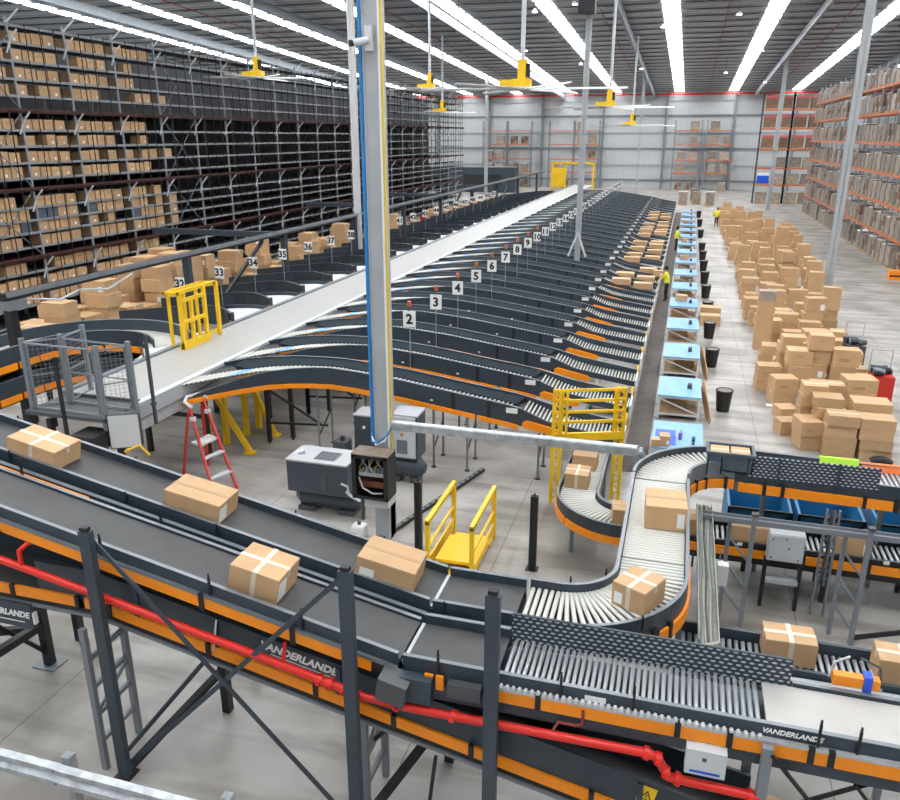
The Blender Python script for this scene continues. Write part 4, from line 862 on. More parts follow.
def make_chute():
    root = thing('chute_lane', (-6.0, Y1, 0), '', 'chute', 'chutes right of the sorter')
    off = Y1
    N = [(x, off + y, chz(x)) for x, y in near]; Fp = [(x, off + y, chz(x)) for x, y in far]
    top = [-.37, -.24, -.13, -.05, 0, .03] + [.04] * (len(N) - 6); bot = -.40
    b = MB(); b.band(N, -.03, .01, bot, top, NAVY); b.band(N, -.035, .015, top, [v + .012 for v in top], STEELG); b.build('near_wall', root)
    dip = [(-3.35, off, chz(-3.35)), (-2.7, off, chz(-2.7)), (-.95, off, chz(-.95))]
    b = MB(); b.band(dip, -.03, .01, [-.40, -.16, -.14], [.04, .01, .01], NAVY); b.build('near_wall', root)
    b = MB(); b.band(Fp, -.01, .03, -.24, [.04] + [.075] * 10 + [.14, .12], NAVY)
    b.band(Fp, -.012, .032, [.04] + [.075] * 10 + [.14, .12], [.048] + [.083] * 10 + [.148, .128], STEELG); b.build('far_wall', root)
    sN = arclen(N); x_ = sN[-1]
    for a, c in ((0, 3.9), (3.93, 5.0), (5.03, 6.4), (6.44, 7.6), (7.7, x_ - .06)):
        p = sub(N, a, min(c, x_)); b = MB(); b.band(p, -.085, -.01, -.50, -.39, ORANGE); b.build('side_cover', root)
    p = [(-3.3, off, 1.42), (-3.2, off, 1.43), (-2.5, off, 1.31), (-2.3, off, 1.27), (-2.25, off, 1.26)]; b = MB(); b.band(p, -.12, -.02, [-.04, -.09, -.09, -.08, -.03], [.05, .10, .08, .07, .03], ORANGE); b.build('side_cover', root)
    # bed plate and roller bed
    n = 26; vs = []
    def lerp_(pl, t_):
        s = arclen(pl); return Vector(at(pl, s, t_ * s[-1]))
    Nf = N + dip[1:]
    m_ = 40
    A = [lerp_(Nf, i / m_) for i in range(m_ + 1)]; B_ = [lerp_(Fp, i / m_) for i in range(m_ + 1)]
    vs = [p - Vector((0, 0, .05)) for p in A] + [p - Vector((0, 0, .05)) for p in B_]
    b = MB(); b.add(vs, [(i, i + 1, m_ + 2 + i, m_ + 1 + i) for i in range(m_)], BLACK); b.build('bed_plate', root)
    b = MB(); k = 0
    for i in range(74):
        t_ = (i + .5) / 98; p, q = lerp_(Nf, t_), lerp_(Fp, t_); p.z = q.z = chz((p.x + q.x) / 2) - .02
        b.cyl(p, p.lerp(q, .40), .022, BLUEP if 10 <= i < 13 else ROLLW, 6)
    b.build('roller_bed', root)
    b = MB(); A2 = []; B2 = []
    for i in range(2, 33):
        t_ = i / 42; p, q = lerp_(Nf, t_), lerp_(Fp, t_); a = p.lerp(q, .36 if i > 4 else .75 - .13 * (i - 2)); a.z = chz(a.x) + .012; q.z = chz(q.x) + .05; A2.append(a); B2.append(q)
    b.add(A2 + B2 + [v - Vector((0, 0, .03)) for v in A2 + B2], [(i, i + 1, 32 + i, 31 + i) for i in range(30)] + [(62 + i, 93 + i, 94 + i, 63 + i) for i in range(30)] + [(i, 62 + i, 63 + i, i + 1) for i in range(30)], DECKNAVY); b.build('dark_deck_sheet', root)  # dark navy sheet over the far part of the roller deck
    me = roller_mesh(.82, .022, ROLLW)
    x = -3.3
    while x < -.98:
        sl = -math.atan2(chz(x + .02) - chz(x - .02), .04); place(me, 'roller', root, (x, off + .43, chz(x) - .022), (0, sl, 0)); x += .092
    b = MB(); b.box(-3.72, -3.44, off - .045, off - .031, chz(-3.6) - .14, chz(-3.6) - .01, PAPER); b.build('label_plate', root)
    for x in (-8.9, -7.2, -5.6):
        b = MB(); b.box(x - .05, x + .02, off - .034, off - .03, chz(x) - .30, chz(x) - .26, PAPER); b.build('tag', root)
    for x in (-7.0, -5.1, -4.2):
        b = MB(); b.box(x, x + .1, off - .04, off - .03, chz(x) - .50, chz(x) + .03, BLACK); b.build('joint_cover', root)
    b = MB(); b.cyl((-2.05, off + .02, 0), (-2.05, off + .02, 1.22), .04, WHITE, 8); b.build('end_leg', root, 'white end leg')
    b = MB(); b.box(-.95, -.90, off - .02, off + .88, .95, 1.32, WHITE); b.build('end_stop', root)
    return root
ch0 = make_chute()
legs = []
for k in range(NCH):
    c = ch0 if k == 0 else copy_tree(ch0); c.location = (-6.0, Y1 + PITCH * k, 0); ORG[c] = Vector(c.location)
    c['label'] = 'dark roller chute nearest the camera, right of the sorter' if k == 0 else 'dark roller chute right of the sorter, under the sign numbered %d' % (k + 1)
    if k < 4:
        yy = Y1 + PITCH * k
        for x in (-8.76, -5.58, -4.7, -2.9):
            for y in (yy + .02, yy + .84):
                b = MB(); b.cyl((x, y, 0), (x, y, chz(x) - .38), .03, GREYP if k == 0 else BLACK, 8); b.cyl((x, y, 0), (x, y, .02), .07, BLACK, 8); b.build('leg', c)
            b = MB(); b.bar((x, yy + .02, .5), (x, yy + .84, 1.0), .03, .03, BLACK); b.build('cross_brace', c)
        for x in (-10.4, -9.9):
            b = MB(); y = yy + (.3 if x < -10 else .7); b.box(x - .05, x + .05, y - .05, y + .05, .06, chz(x) - .24, BLACK); b.cyl((x, y, 0), (x, y, .06), .03, BLACK, 6); b.build('leg', c)
        b = MB(); b.bar((-10.4, yy + .3, .6), (-8.7, yy + .45, .65), .05, .05, BLACK); b.bar((-10.4, yy + .3, 1.6), (-8.9, yy + .45, .65), .05, .05, BLACK); b.build('cross_brace', c)
for k in range(8, 24):
    y = Y1 + PITCH * k + .43
    for x, nm in ((-2.55, 'upper'), (-1.55, 'end')):
        if (k * 7 + (nm == 'end') * 3) % 5 == 0: continue
        o = carton(x, y, chz(x) + .03, .85, .62, .16 + .05 * (k % 3), 0, 'flat carton waiting at the %s rollers of the chute numbered %d' % (nm, k + 1), 'cartons waiting on the chutes', UC[0])
# number signs
def sign(x, y, z0, zc_, num, lab, beacon, group):
    t = thing('number_sign', (x, y, z0), lab, 'number sign', group)
    b = MB(); b.cyl((x, y, z0), (x, y, zc_), .018, GREYP, 6); b.build('pole', t)
    b = MB(); b.box(x - .175, x + .175, y - .035, y - .015, zc_ - .22, zc_ + .22, PAPER); b.build('plate', t)
    text(str(num), .37, face_front(x, y - .037, zc_ - .01), BLACK, t, 'numeral', 0, .014, .001)
    if beacon:
        b = MB(); b.cyl((x, y, zc_ + .22), (x, y, zc_ + .34), .035, DARKG, 8); b.cyl((x, y, zc_ + .34), (x, y, zc_ + .48), .055, BEAC, 8); b.build('beacon', t, 'amber beacon')
for k in range(2, NCH + 1):
    y = 19.45 + PITCH * (k - 2); sign(-6.85, y, chz(-6.85) - .3 if k > 2 else 1.7, 3.36, k, 'white sign reading %d on a pole above the right chutes' % k, k <= 10, 'chute number signs right')
# ------------------------------------------------------------------ left hand chutes
lnear = [(-13.5, -2.2), (-13.9, -1.75), (-14.4, -1.2), (-15.0, -.7), (-15.6, -.35), (-16.2, -.1), (-17, 0), (-18.5, 0), (-19.6, 0)]
lfar = [(-13.5, .1), (-14.3, .45), (-15, .68), (-15.6, .8), (-16.2, .86), (-17, .86), (-18.5, .86), (-19.6, .86)]
def lz(x): return 2.34 - max(0, (-13.9 - x)) * .13
def make_left():
    root = thing('chute_lane', (-16, 24, 0), '', 'chute', 'chutes left of the sorter'); off = 24
    N = [(x, off + y, lz(x)) for x, y in lnear]; Fp = [(x, off + y, lz(x)) for x, y in lfar]
    hN = [.30] * 3 + [.34] * 6
    b = MB(); b.band(N, -.03, .03, -.3, hN, NAVY); b.band(N, -.035, .035, hN, [h + .015 for h in hN], DARKG); b.build('near_wall', root)
    b = MB(); b.box(-13.56, -13.48, off - 2.32, off - 2.12, 2.3, 2.72, BLACK); b.build('end_cap', root)
    b = MB(); b.box(-13.53, -13.49, off - 2.33, off - 2.29, 2.36, 2.5, ORANGE); b.build('reflector', root)
    b = MB(); b.band(Fp, -.03, .03, -.3, .12, NAVY); b.build('far_wall', root)
    def lerp_(pl, t_): s = arclen(pl); return Vector(at(pl, s, t_ * s[-1]))
    A = [lerp_(N, i / 24) for i in range(25)]; B_ = [lerp_(Fp, i / 24) for i in range(25)]
    b = MB(); b.add(A[:9] + B_[:9], [(i, i + 1, 10 + i, 9 + i) for i in range(8)], WHITE); b.build('entry_plate', root, 'white entry plate')
    b = MB(); b.add(A[8:] + B_[8:], [(i, i + 1, 18 + i, 17 + i) for i in range(16)], BELT); b.build('bed', root)
    return root
lf0 = make_left(); NL = 26
for k in range(NL):
    c = lf0 if k == 0 else copy_tree(lf0); c.location = (-16, 23.6 + 2.5 * k, 0); ORG[c] = Vector(c.location)
    c['label'] = 'black hooded chute left of the sorter, %s from the yellow gate' % ORDN[k]
for k in range(20):
    y = 22.4 + 2.4 * k; sign(-16.0, y, 1.9, 3.35, 32 + k, 'white sign reading %d on a pole above the left chutes' % (32 + k), False, 'chute number signs left')
# overhead gantry left
t = thing('overhead_gantry', (-17.2, 40, 0), 'dark overhead rail on posts running above the left chutes', 'gantry')
b = MB(); b.box(-17.3, -17.1, 16.3, 100, 3.85, 4.05, BLACK); b.box(-17.05, -17.0, 16.3, 100, 3.95, 4.08, STEELG); b.build('rail', t)
b = MB(); b.box(-17.34, -16.98, 16.3, 16.9, 3.6, 3.85, STEELG); b.tube([(-17.2, 17, 3.8), (-16.9, 18, 3.6), (-17.1, 19, 3.7), (-16.9, 20, 3.55), (-17.1, 21.5, 3.8)], .03, BOXG, 6); b.build('cable_festoon', t)
for y in (16.5, 24.6, 32, 40, 48, 56, 65, 74, 84, 95):
    b = MB(); b.box(-17.32, -17.08, y - .12, y + .12, 0, 3.85, NAVY if y > 17 else BLACK); b.build('post', t)
for y in (24.6, 40, 56, 74):
    b = MB(); b.bar((-17.2, y + 5.5, 3.8), (-17.2, y + 1.5, 1.6), .12, .12, BLACK); b.build('brace', t)
for y in (32, 48, 58): b = MB(); b.box(-24, -17.2, y - .12, y + .12, 3.7, 3.95, NAVY); b.build('cross_beam', t)

# ------------------------------------------------------------------ left shelving tower
XF = -27.0; BAY = 3.15; Y0B = 21.96
levels = [11.7, 11.0, 10.3, 9.65, 12.35, 8.3, 7.65, 6.98, 6.35, 5.15, 4.62, 4.1, 3.5, 2.45, 1.75, 1.05, .35]
decks = [9.05, 5.9, 3.05]
def make_bay():
    t = thing('shelving_bay', (XF, Y0B, 0), '', 'shelving', 'left shelving bays')
    for y in (0,):
        b = MB(); b.box(XF - .08, XF, Y0B - .05, Y0B + .05, 0, 12.6, RACKG); b.box(XF - 1.6, XF - 1.5, Y0B - .05, Y0B + .05, 0, 12.6, RACKG); b.build('upright', t)
    for z in levels: b = MB(); b.box(XF - 1.55, XF - .02, Y0B + .05, Y0B + BAY - .05, z - .05, z, RACKD); b.box(XF - .03, XF, Y0B + .05, Y0B + BAY - .05, z - .09, z + .01, RACKG); b.build('shelf', t)
    for z in decks: b = MB(); b.box(XF - 4.5, XF + .12, Y0B, Y0B + BAY, z - .10, z, RACKM); b.box(XF + .1, XF + .12, Y0B, Y0B + BAY, z - .10, z + .06, RACKM); b.build('walkway_deck', t)
    b = MB(); b.box(XF - 4.6, XF - 4.5, Y0B, Y0B + BAY, 0, 12.4, RACKD); b.build('shade_panel', t)  # added dark sheet, stands in for the shade deep inside the tower
    b = MB()
    for y in (.8, 1.6, 2.4): b.box(XF + .1, XF + .13, Y0B + y - .015, Y0B + y + .015, 0, 12.4, BLACK)
    b.build('netting_pole', t)
    for z in (9.05, 5.9, 3.05, 12.2): b = MB(); b.bar((XF + .03, Y0B, z - .45), (XF + .35, Y0B + .12, z - .05), .06, .06, BOXG); b.bar((XF + .02, Y0B, z - .5), (XF + .02, Y0B - .25, z - .95), .05, .05, BOXG); b.build('bracket', t)
    for z in (12.9,): b = MB(); b.bar((XF, Y0B, 12.4), (XF + .5, Y0B + .2, z), .06, .06, BOXG); b.build('bracket', t)
    return t
bay0 = make_bay()
for i in range(24):
    c = bay0 if i == 0 else copy_tree(bay0); c.location = (XF, Y0B + BAY * i, 0); ORG[c] = Vector(c.location)
    c['label'] = 'tall grey bay of the shelving tower along the left side, %s from the near end' % ORDN[i]
    if i in (1, 5, 13, 20):
        y = Y0B + BAY * i
        for za, zb in ((9.1, 12), (5.9, 9.0), (3.0, 5.9)):
            b = MB(); b.bar((XF + .02, y, za), (XF + .02, y + BAY, zb), .03, .03, GREYP); b.bar((XF + .02, y, zb), (XF + .02, y + BAY, za), .03, .03, GREYP); b.build('cross_brace', c)
ubs = []
for k in range(4):
    b = MB(); b.box(-.5, .5, -.5, .5, 0, 1, CARD); b.box(.5, .504, -.5, .5, .62, .64, CARDT) ; b.box(.5, .503, -.1 + k * .06, .2, .15, .4, PAPER) if k % 2 else b.box(.5, .503, -.2, .2, .6, .75, CARDT); ubs.append(b.mesh('shelf_carton', (0, 0, 0)))  # plain cardboard cartons, standing on the tower shelves
b = MB(); b.box(-.5, .5, -.5, .5, 0, 1, TOTE); b.box(-.52, .52, -.52, .52, .88, 1, TOTE); UT = b.mesh('storage_tote', (0, 0, 0))
ends = {0: 37.2, 1: 35.8, 2: 36.0, 3: 38.6, 5: 36.6, 6: 36.4, 7: 38.4, 8: 36.6, 9: 38.0, 10: 38.4, 11: 38.2, 12: 38.4, 13: 36.4, 14: 36, 15: 35, 4: 0}
rnd = random.Random(11)
shn = ['topmost', 'second', 'third', 'fourth', 'fifth', 'sixth', 'seventh', 'eighth', 'ninth', 'tenth', 'eleventh', 'twelfth', 'thirteenth', 'fourteenth', 'fifteenth', 'sixteenth']
for li, z in enumerate(levels[:16]):
    y = 25.4; j = 0
    if li == 4: continue
    while y < ends[li]:
        inbay = (y - Y0B) % BAY
        if inbay < .3 or inbay > BAY - .3: y += .32; continue
        tote = li in (6, 7, 10, 11) and rnd.random() < .16
        if rnd.random() < (.10 if li else .02): y += .62; continue
        h = rnd.choice((.40, .42, .44)); o = bpy.data.objects.new('storage_tote' if tote else 'shelf_carton', UT if tote else rnd.choice(ubs)); C.objects.link(o)
        o.location = (XF - .40, y, z + .001); o.scale = (.6, .54 + .05 * rnd.random(), h); ORG[o] = Vector(o.location); j += 1
        tag(o, '%s on the %s shelf from the top of the left tower, %s along' % ('dark blue tote' if tote else 'brown shelf carton', shn[li] if li else 'first', ORDN[j - 1]), 'tote' if tote else 'storage box', 'stock on the left shelving tower')
        y += .64
# ------------------------------------------------------------------ right pallet racks
XR = 12.8
tiers = [0, 1.85, 3.75, 5.65, 7.6, 9.6, 11.45]
def make_rack(x, y, ln, tz, top, flip=False, name='pallet_rack'):
    t = thing(name, (x, y, 0), '', 'rack', 'right pallet rack bays')
    for dx in (0, 1.0):
        b = MB(); b.box(x + dx, x + dx + .09, y - .05, y + .05, 0, top, RACKG); b.build('upright', t)
    b = MB()
    for i in range(int(top / 1.2)): b.bar((x + .05, y, .2 + i * 1.2), (x + 1.05, y, .9 + i * 1.2), .03, .03, RACKG)
    b.build('lattice', t)
    for z in tz[1:]:
        for dx in (-.02, 1.0): b = MB(); b.box(x + dx, x + dx + .06, y, y + ln, z - .13, z, RACKO); b.build('beam', t)
    return t
r0 = make_rack(XR, 52, 2.8, tiers, 13.0)
loads = []
for k in range(4):
    b = MB(); b.box(-.5, .5, -.55, .55, 0, .13, WOOD); rr = random.Random(k)
    nz = 3
    for i in range(nz):
        for j in range(2):
            dx = rr.uniform(-.02, .02); b.box(-.48 + dx, .48 + dx, -.53 + j * .53, -.53 + j * .53 + .51, .14 + i * .36, .14 + i * .36 + .35, [WRAP, WRAP, WRAP, WRAPD][k] if (i + j + k) % 3 else WRAP)
    if k % 2: b.box(-.49, .49, -.54, .54, 1.22, 1.26, PAPER if k == 1 else WRAP)
    loads.append(b.mesh('pallet_load', (0, 0, 0)))
def load(x, y, z, h, label, group, k=None, rz=0.):
    o = bpy.data.objects.new('pallet_load', loads[rnd.randrange(4) if k is None else k]); C.objects.link(o); o.location = (x, y, z); o.scale = (1, 1, h); o.rotation_euler = (0, 0, rz); ORG[o] = Vector(o.location)
    return tag(o, label, 'pallet load', group)
for i in range(17):
    c = r0 if i == 0 else copy_tree(r0); y = 52 + 2.8 * i; c.location = (XR, y, 0); ORG[c] = Vector(c.location)
    c['label'] = 'orange beamed pallet rack bay on the right side, %s from the near end' % ORDN[i]
    for ti_, z in enumerate(tiers):
        for s in (0, 1):
            if ti_ == 0 and rnd.random() < .2 or rnd.random() < .05: continue
            load(XR + .5, y + .75 + s * 1.3, z + .002, rnd.uniform(.95, 1.12) if ti_ < 6 else rnd.uniform(.7, 1.1),
                 'wrapped pallet on right rack, %s, %s bay from the near end, %s half' % (['the floor level', 'first beam up', 'second beam up', 'third beam up', 'fourth beam up', 'fifth beam up', 'top beam'][ti_], ORDN[i], ('near', 'far')[s]), 'pallet loads on the right rack')
t = thing('rack_guard', (12.4, 54.5, 0), 'orange guard block at the near foot of the right pallet rack', 'guard')
b = MB(); b.box(11.9, 13.6, 51.3, 51.9, 0, .55, ORANGE); b.build('body', t); b = MB(); b.box(11.9, 13.6, 51.28, 51.3, .2, .3, BLACK); b.build('stripe', t)
# far right rack (faces camera)
def xrack(x, y, ln, tz, top, label, col=NAVY):
    t = thing('pallet_rack', (x, y, 0), label, 'rack', 'far pallet racks')
    for dx in (0, ln):
        for dy in (0, 1.0): b = MB(); b.box(x + dx - .07, x + dx + .07, y + dy, y + dy + .1, 0, top, col); b.build('upright', t)
    for z in tz[1:]:
        for dy in (-.03, 1.0): b = MB(); b.box(x, x + ln, y + dy, y + dy + .06, z - .13, z, RACKO); b.build('beam', t)
    return t
tz = [0, 2.3, 4.3, 6.6, 9.0, 11.2]
REDTOP = mat('red_wrap', (.5, .10, .10), .5)
b = MB(); b.box(-.7, .7, -.5, .5, 0, .14, WOOD); b.box(-.68, .68, -.48, .48, .15, 1.35, WRAPD); b.box(-.69, .69, -.49, .49, 1.30, 1.6, REDTOP); LR = b.mesh('pallet_load', (0, 0, 0))
b = MB(); b.box(-.7, .7, -.5, .5, 0, .14, WOOD); b.box(-.68, .68, -.48, .48, .15, 1.1, BLUED); b.box(-.66, .66, -.46, .46, 1.1, 1.4, PAPER); LB = b.mesh('pallet_load', (0, 0, 0))
b = MB(); b.box(-.7, .7, -.5, .5, 0, .14, WOOD); b.box(-.68, .68, -.48, .48, .15, 1.25, WRAP); b.box(-.66, .66, -.46, .46, 1.26, 1.3, WRAPD); LW = b.mesh('pallet_load', (0, 0, 0))
for i, x in enumerate((8.1, 11.6)):
    xrack(x, 109, 3.5, tz, 13.2, ['far rack against the end wall, left bay beside the thin column', 'far rack against the end wall, right bay by the right racks'][i])
    for ti_, z in enumerate(tz):
        for s in (0, 1):
            if (i, ti_, s) in ((0, 2, 0),): continue
            me = LW if ti_ == 0 else LB if (ti_, s, i) in ((1, 0, 0),) else LR if ti_ > 2 else LW
            o = bpy.data.objects.new('pallet_load', me); C.objects.link(o); o.location = (x + .95 + s * 1.65, 109.5, z + .002); ORG[o] = Vector(o.location)
            tag(o, '%s pallet on the far rack, %s bay, %s, %s place' % ('blue and white' if me is LB else 'brown red-topped' if me is LR else 'pale wrapped', ('left', 'right')[i], ['floor level', 'first beam', 'second beam', 'third beam', 'fourth beam', 'top beam'][ti_], ('left', 'right')[s]), 'pallet load', 'pallet loads on the far rack')
# end wall racks
fr = [(-33.5, 'end wall rack, leftmost beyond the empty shelving'), (-29.4, 'end wall rack, second from left'), (-22.4, 'end wall rack, third from left behind the yellow gate'), (-18.3, 'end wall rack, fourth from left by the pale mid column'), (-2.6, 'end wall rack, fifth from left above the table row'), (2.2, 'end wall rack, rightmost above the carton pile')]
for i, (x, lab) in enumerate(fr):
    xrack(x, 133.5, 4.0, [0, 2.6, 4.6, 6.9, 9.0], 10.5, lab, GREYP)
    for ti_, z in enumerate([0, 2.6, 4.6, 6.9, 9.0]):
        for s in (0, 1):
            if rnd.random() < (.38 if ti_ else .3) or (ti_ == 4 and s == i % 2): continue
            o = bpy.data.objects.new('pallet_load', rnd.choice([LW, LW, loads[3], loads[1]])); C.objects.link(o); o.location = (x + 1.1 + s * 1.8, 134, z + .002); ORG[o] = Vector(o.location)
            if o.data in loads: o.rotation_euler = (0, 0, R(90))
            tag(o, 'pallet load in the %s end wall rack from left, %s, %s place' % (ORDN[i], ['on the floor', 'first beam', 'second beam', 'third beam', 'top beam'][ti_], ('left', 'right')[s]), 'pallet load', 'pallet loads on the end wall racks')
t = thing('partition_office', (-31, 120, 0), 'low dark cabin block at the far left below the end wall', 'cabin')
b = MB(); b.box(-39, -25, 119.5, 122, 0, 3.6, NAVY); b.build('walls', t); b = MB(); b.box(-39.1, -24.9, 119.4, 122, 3.6, 3.75, STEELG); b.build('roof', t)
b = MB(); b.box(-33, -27, 119.4, 119.5, 1.2, 2.6, BLACK); b.build('window', t)
for i, (x, y) in enumerate(((-14.2, 92.5), (-11.3, 92.5))): pass
t = thing('lift_gate', (-12.7, 95, 0), 'small yellow machine guard at the far end of the sorter', 'gate')
for x in (-15.4, -13.9, -10.6): b = MB(); b.box(x - .12, x + .12, 94.9, 95.1, 0, 5.2, YEL); b.build('post', t)
b = MB(); b.box(-15.4, -10.6, 94.9, 95.1, 5.0, 5.25, YEL); b.build('cross_beam', t); b = MB(); b.box(-15.3, -13.9, 94.95, 95.05, 2.4, 4.6, YEL); b.build('panel', t)

# ------------------------------------------------------------------ aisle: mat, guard, tables, bins
t = thing('anti_fatigue_mat', (-.75, 50, 0), 'long dark rubber mat along the ends of the right chutes', 'mat')
b = MB(); b.box(-.98, -.36, 18.6, 93, 0, .015, MAT_); b.build('sheet', t)
t = thing('kick_guard', (-.95, 50, 0), 'tan board guard edging the mat at the chute ends', 'guard')
b = MB(); b.box(-1.10, -1.04, 19.8, 93, 0, .5, WOOD); b.build('board', t); b = MB(); b.box(-1.10, -1.04, 19.8, 93, .5, .56, YEL); b.build('edge', t)
def make_table():
    t = thing('packing_table', (.34, 19.6, 0), '', 'table', 'packing tables along the aisle')
    x0, x1, y0, y1 = -.28, .96, 18.6, 20.6
    b = MB(); b.box(x0, x1, y0, y1, .70, .74, BLUEP); b.build('top', t)
    for x in (x0 + .04, x1 - .04):
        for y in (y0 + .04, y1 - .04): b = MB(); b.box(x - .03, x + .03, y - .03, y + .03, 0, .70, BOXG); b.build('leg', t)
    for y in (y0 + .04, y1 - .04): b = MB(); b.box(x0, x1, y - .02, y + .02, .64, .70, BOXG); b.box(x0, x1, y - .02, y + .02, .12, .17, BOXG); b.build('rail', t)
    b = MB(); b.bar((x0 + .05, y0 + .04, .62), (x1 - .05, y0 + .04, .18), .02, .04, BOXG); b.build('brace', t)
    b = MB(); b.box(x0 + .05, x1 - .05, y0 + .05, y1 - .05, .14, .17, WOOD); b.build('lower_shelf', t)
    return t
tb0 = make_table(); TP = 4.48; NT = 16
for i in range(NT):
    c = tb0 if i == 0 else copy_tree(tb0); y = 19.6 if i == 0 else 23.9 + TP * (i - 1); c.location = (.34, y, 0); ORG[c] = Vector(c.location)
    c['label'] = 'packing table under pale blue film, %s from the camera' % ORDN[i]
    rr = random.Random(i)
    if i > 0:
        carton(.3 + rr.uniform(-.2, .2), y + rr.uniform(-.3, .2), .172, .7, .5, .34, rr.uniform(-.1, .1), 'carton on the shelf beneath the %s packing table' % ORDN[i], 'cartons under the packing tables')
        if i in (4, 7, 9, 12): carton(.2, y + .3, .742, .5, .4, .28, .1, 'carton lying on top of the %s packing table' % ORDN[i], 'cartons on the packing tables')
        o = thing('tape_dispenser', (.62, y - .1, .74), 'dark tape dispenser on the %s packing table' % ORDN[i], 'tape dispenser', 'tape dispensers')
        b = MB(); b.cyl((.56, y + .05 - .15, .83), (.68, y + .05 - .15, .83), .08, DARKG, 12); b.box(.55, .69, y - .2, y + .1, .742, .78, DARKG); b.build('body', o)
    if i < 9 or i % 2:
        bx, by = 1.66 if i == 1 else 1.42, y + (.25 if i == 1 else .8)
        if i == 0: continue
        t = thing('waste_bin', (bx, by, 0), 'black waste bin beside the %s packing table' % ORDN[i], 'bin', 'black bins beside the tables')
        b = MB(); n = 16
        for r_, z_, r2_, z2_ in ((.19, .0, .25, .66),): b.cyl((bx, by, z_), (bx, by, z2_), r_, BIN, n, r2_)
        b.build('tub', t); b = MB(); b.tube([(bx + .255 * math.cos(a * .3927), by + .255 * math.sin(a * .3927), .66) for a in range(17)], .02, BIN, 6); b.build('rim', t)
        b = MB(); b.cyl((bx, by, .661), (bx, by, .668), .2, mat('bin_waste', (.22, .2, .18), .8) if i == 1 else bpy.data.materials['bin_waste'], 12); b.build('waste', t)
    if i in (1, 2):
        t = thing('leaning_board', (1.15, y - .8, 0), 'brown cardboard sheet leaning on the %s packing table' % ORDN[i], 'board')
        b = MB(); b.bar((1.0, y + .2, .78), (1.25, y - 1.1, .0), .03, .5, CARD) ; b.build('sheet', t)
# first table extras
for k, (x, y, z, l, w, h, lab) in enumerate(((-.18, 18.72, .742, .22, .2, .18, 'small stack carton at the near left corner of the first packing table'), (.02, 18.85, .742, .24, .3, .26, 'open small carton on the first packing table by the blue bag'))): carton(x, y, z, l, w, h, .1, lab, 'cartons on the packing tables')
t = thing('plastic_bag', (.08, 19.6, .74), 'deep blue plastic sheet lying on the first packing table', 'plastic sheet')
b = MB(); b.box(-.22, .28, 19.4, 19.9, .741, .752, BLUED); b.box(.12, .3, 18.85, 19.5, .741, .75, BLUED); b.build('sheet', t)
o = thing('spray_bottle', (.4, 19.3, .74), 'purple spray bottle on the first packing table', 'bottle')
b = MB(); b.cyl((.4, 19.3, .742), (.4, 19.3, .92), .05, mat('purple', (.25, .12, .6), .3)); b.build('bottle', o); b = MB(); b.cyl((.4, 19.3, .92), (.4, 19.3, .98), .02, PAPER); b.box(.37, .45, 19.29, 19.31, .97, 1.0, PAPER); b.build('trigger', o)
o = thing('tape_dispenser', (.72, 19.2, .74), 'dark green tape gun on the first packing table', 'tape dispenser', 'tape dispensers')
b = MB(); b.cyl((.68, 19.2, .82), (.76, 19.2, .82), .07, mat('dark_teal', (.02, .15, .16), .4), 12); b.box(.69, .75, 19.0, 19.2, .742, .78, DARKG); b.build('body', o)
carton(1.5, 36.3, 0, .85, .7, .45, .05, 'carton on the aisle floor beside the fifth packing table', 'cartons on the aisle floor')
carton(1.55, 37.4, 0, .9, .7, .6, -.05, 'larger carton behind it on the aisle floor by the tables', 'cartons on the aisle floor')

# ------------------------------------------------------------------ floor pile of cartons
rnd = random.Random(5)
G = 'cartons in the floor pile'
PILE = []
def pcarton(*a): PILE.append((a, rnd.choice(UC)))
def stack(x, y, dims, rz, labs):
    z = 0.
    for i, (l, w, h, dx, dy) in enumerate(dims):
        pcarton(x + dx, y + dy, z, l, w, h, rz + rnd.uniform(-.05, .05), labs[i], G); z += h + .002
POS = ['bottom', 'second up', 'third up', 'fourth up', 'fifth up', 'sixth up']
def lab(desc, n): return ['brown carton, %s in the %s' % ('top' if i == n - 1 and n > 1 else POS[i], desc) for i in range(n)]
def S(x, y, n, l, w, h, rz, desc, jit=.05):
    stack(x, y, [(l * rnd.uniform(.96, 1.03), w, h, rnd.uniform(-jit, jit), rnd.uniform(-jit, jit)) for _ in range(n)], rz, lab(desc, n) if n > 1 else ['brown carton, ' + desc])
S(4.42, 21.35, 4, .76, .6, .29, 0, 'nearest stack of the floor pile, left of two', .03)
S(5.28, 21.40, 4, .80, .6, .28, 0, 'nearest stack of the floor pile, right of two', .03)
S(3.72, 21.75, 2, .55, .7, .40, .25, 'low leftmost stack at the near end of the pile')
S(4.22, 22.15, 5, .72, .6, .27, .03, 'second row stack, left of two, behind the nearest pair')
S(5.25, 22.25, 4, .95, .7, .32, .02, 'second row stack, right of two, behind the nearest pair')
S(3.9, 22.75, 5, .62, .6, .30, .08, 'tall leaning stack behind the left near stack')
S(3.35, 22.6, 1, .55, .5, .42, .3, 'alone on the aisle floor left of the nearest stacks')
S(3.4, 24.1, 1, .55, .55, .35, .35, 'alone further back left of the nearest stacks')
S(3.45, 25.6, 2, .7, .6, .42, .25, 'two high stack at the left edge of the pile')
S(3.15, 26.9, 2, .75, .6, .42, .05, 'stack beside the white paper on the floor')
S(4.5, 24.2, 3, .9, .6, .38, .02, 'third row stack in the middle of the pile')
S(5.4, 24.6, 3, .85, .7, .42, .15, 'third row stack on the trolley side')
t = thing('tall_carton', (3.4, 32.5, 0), 'very tall upright carton standing at the left edge of the pile', 'carton')
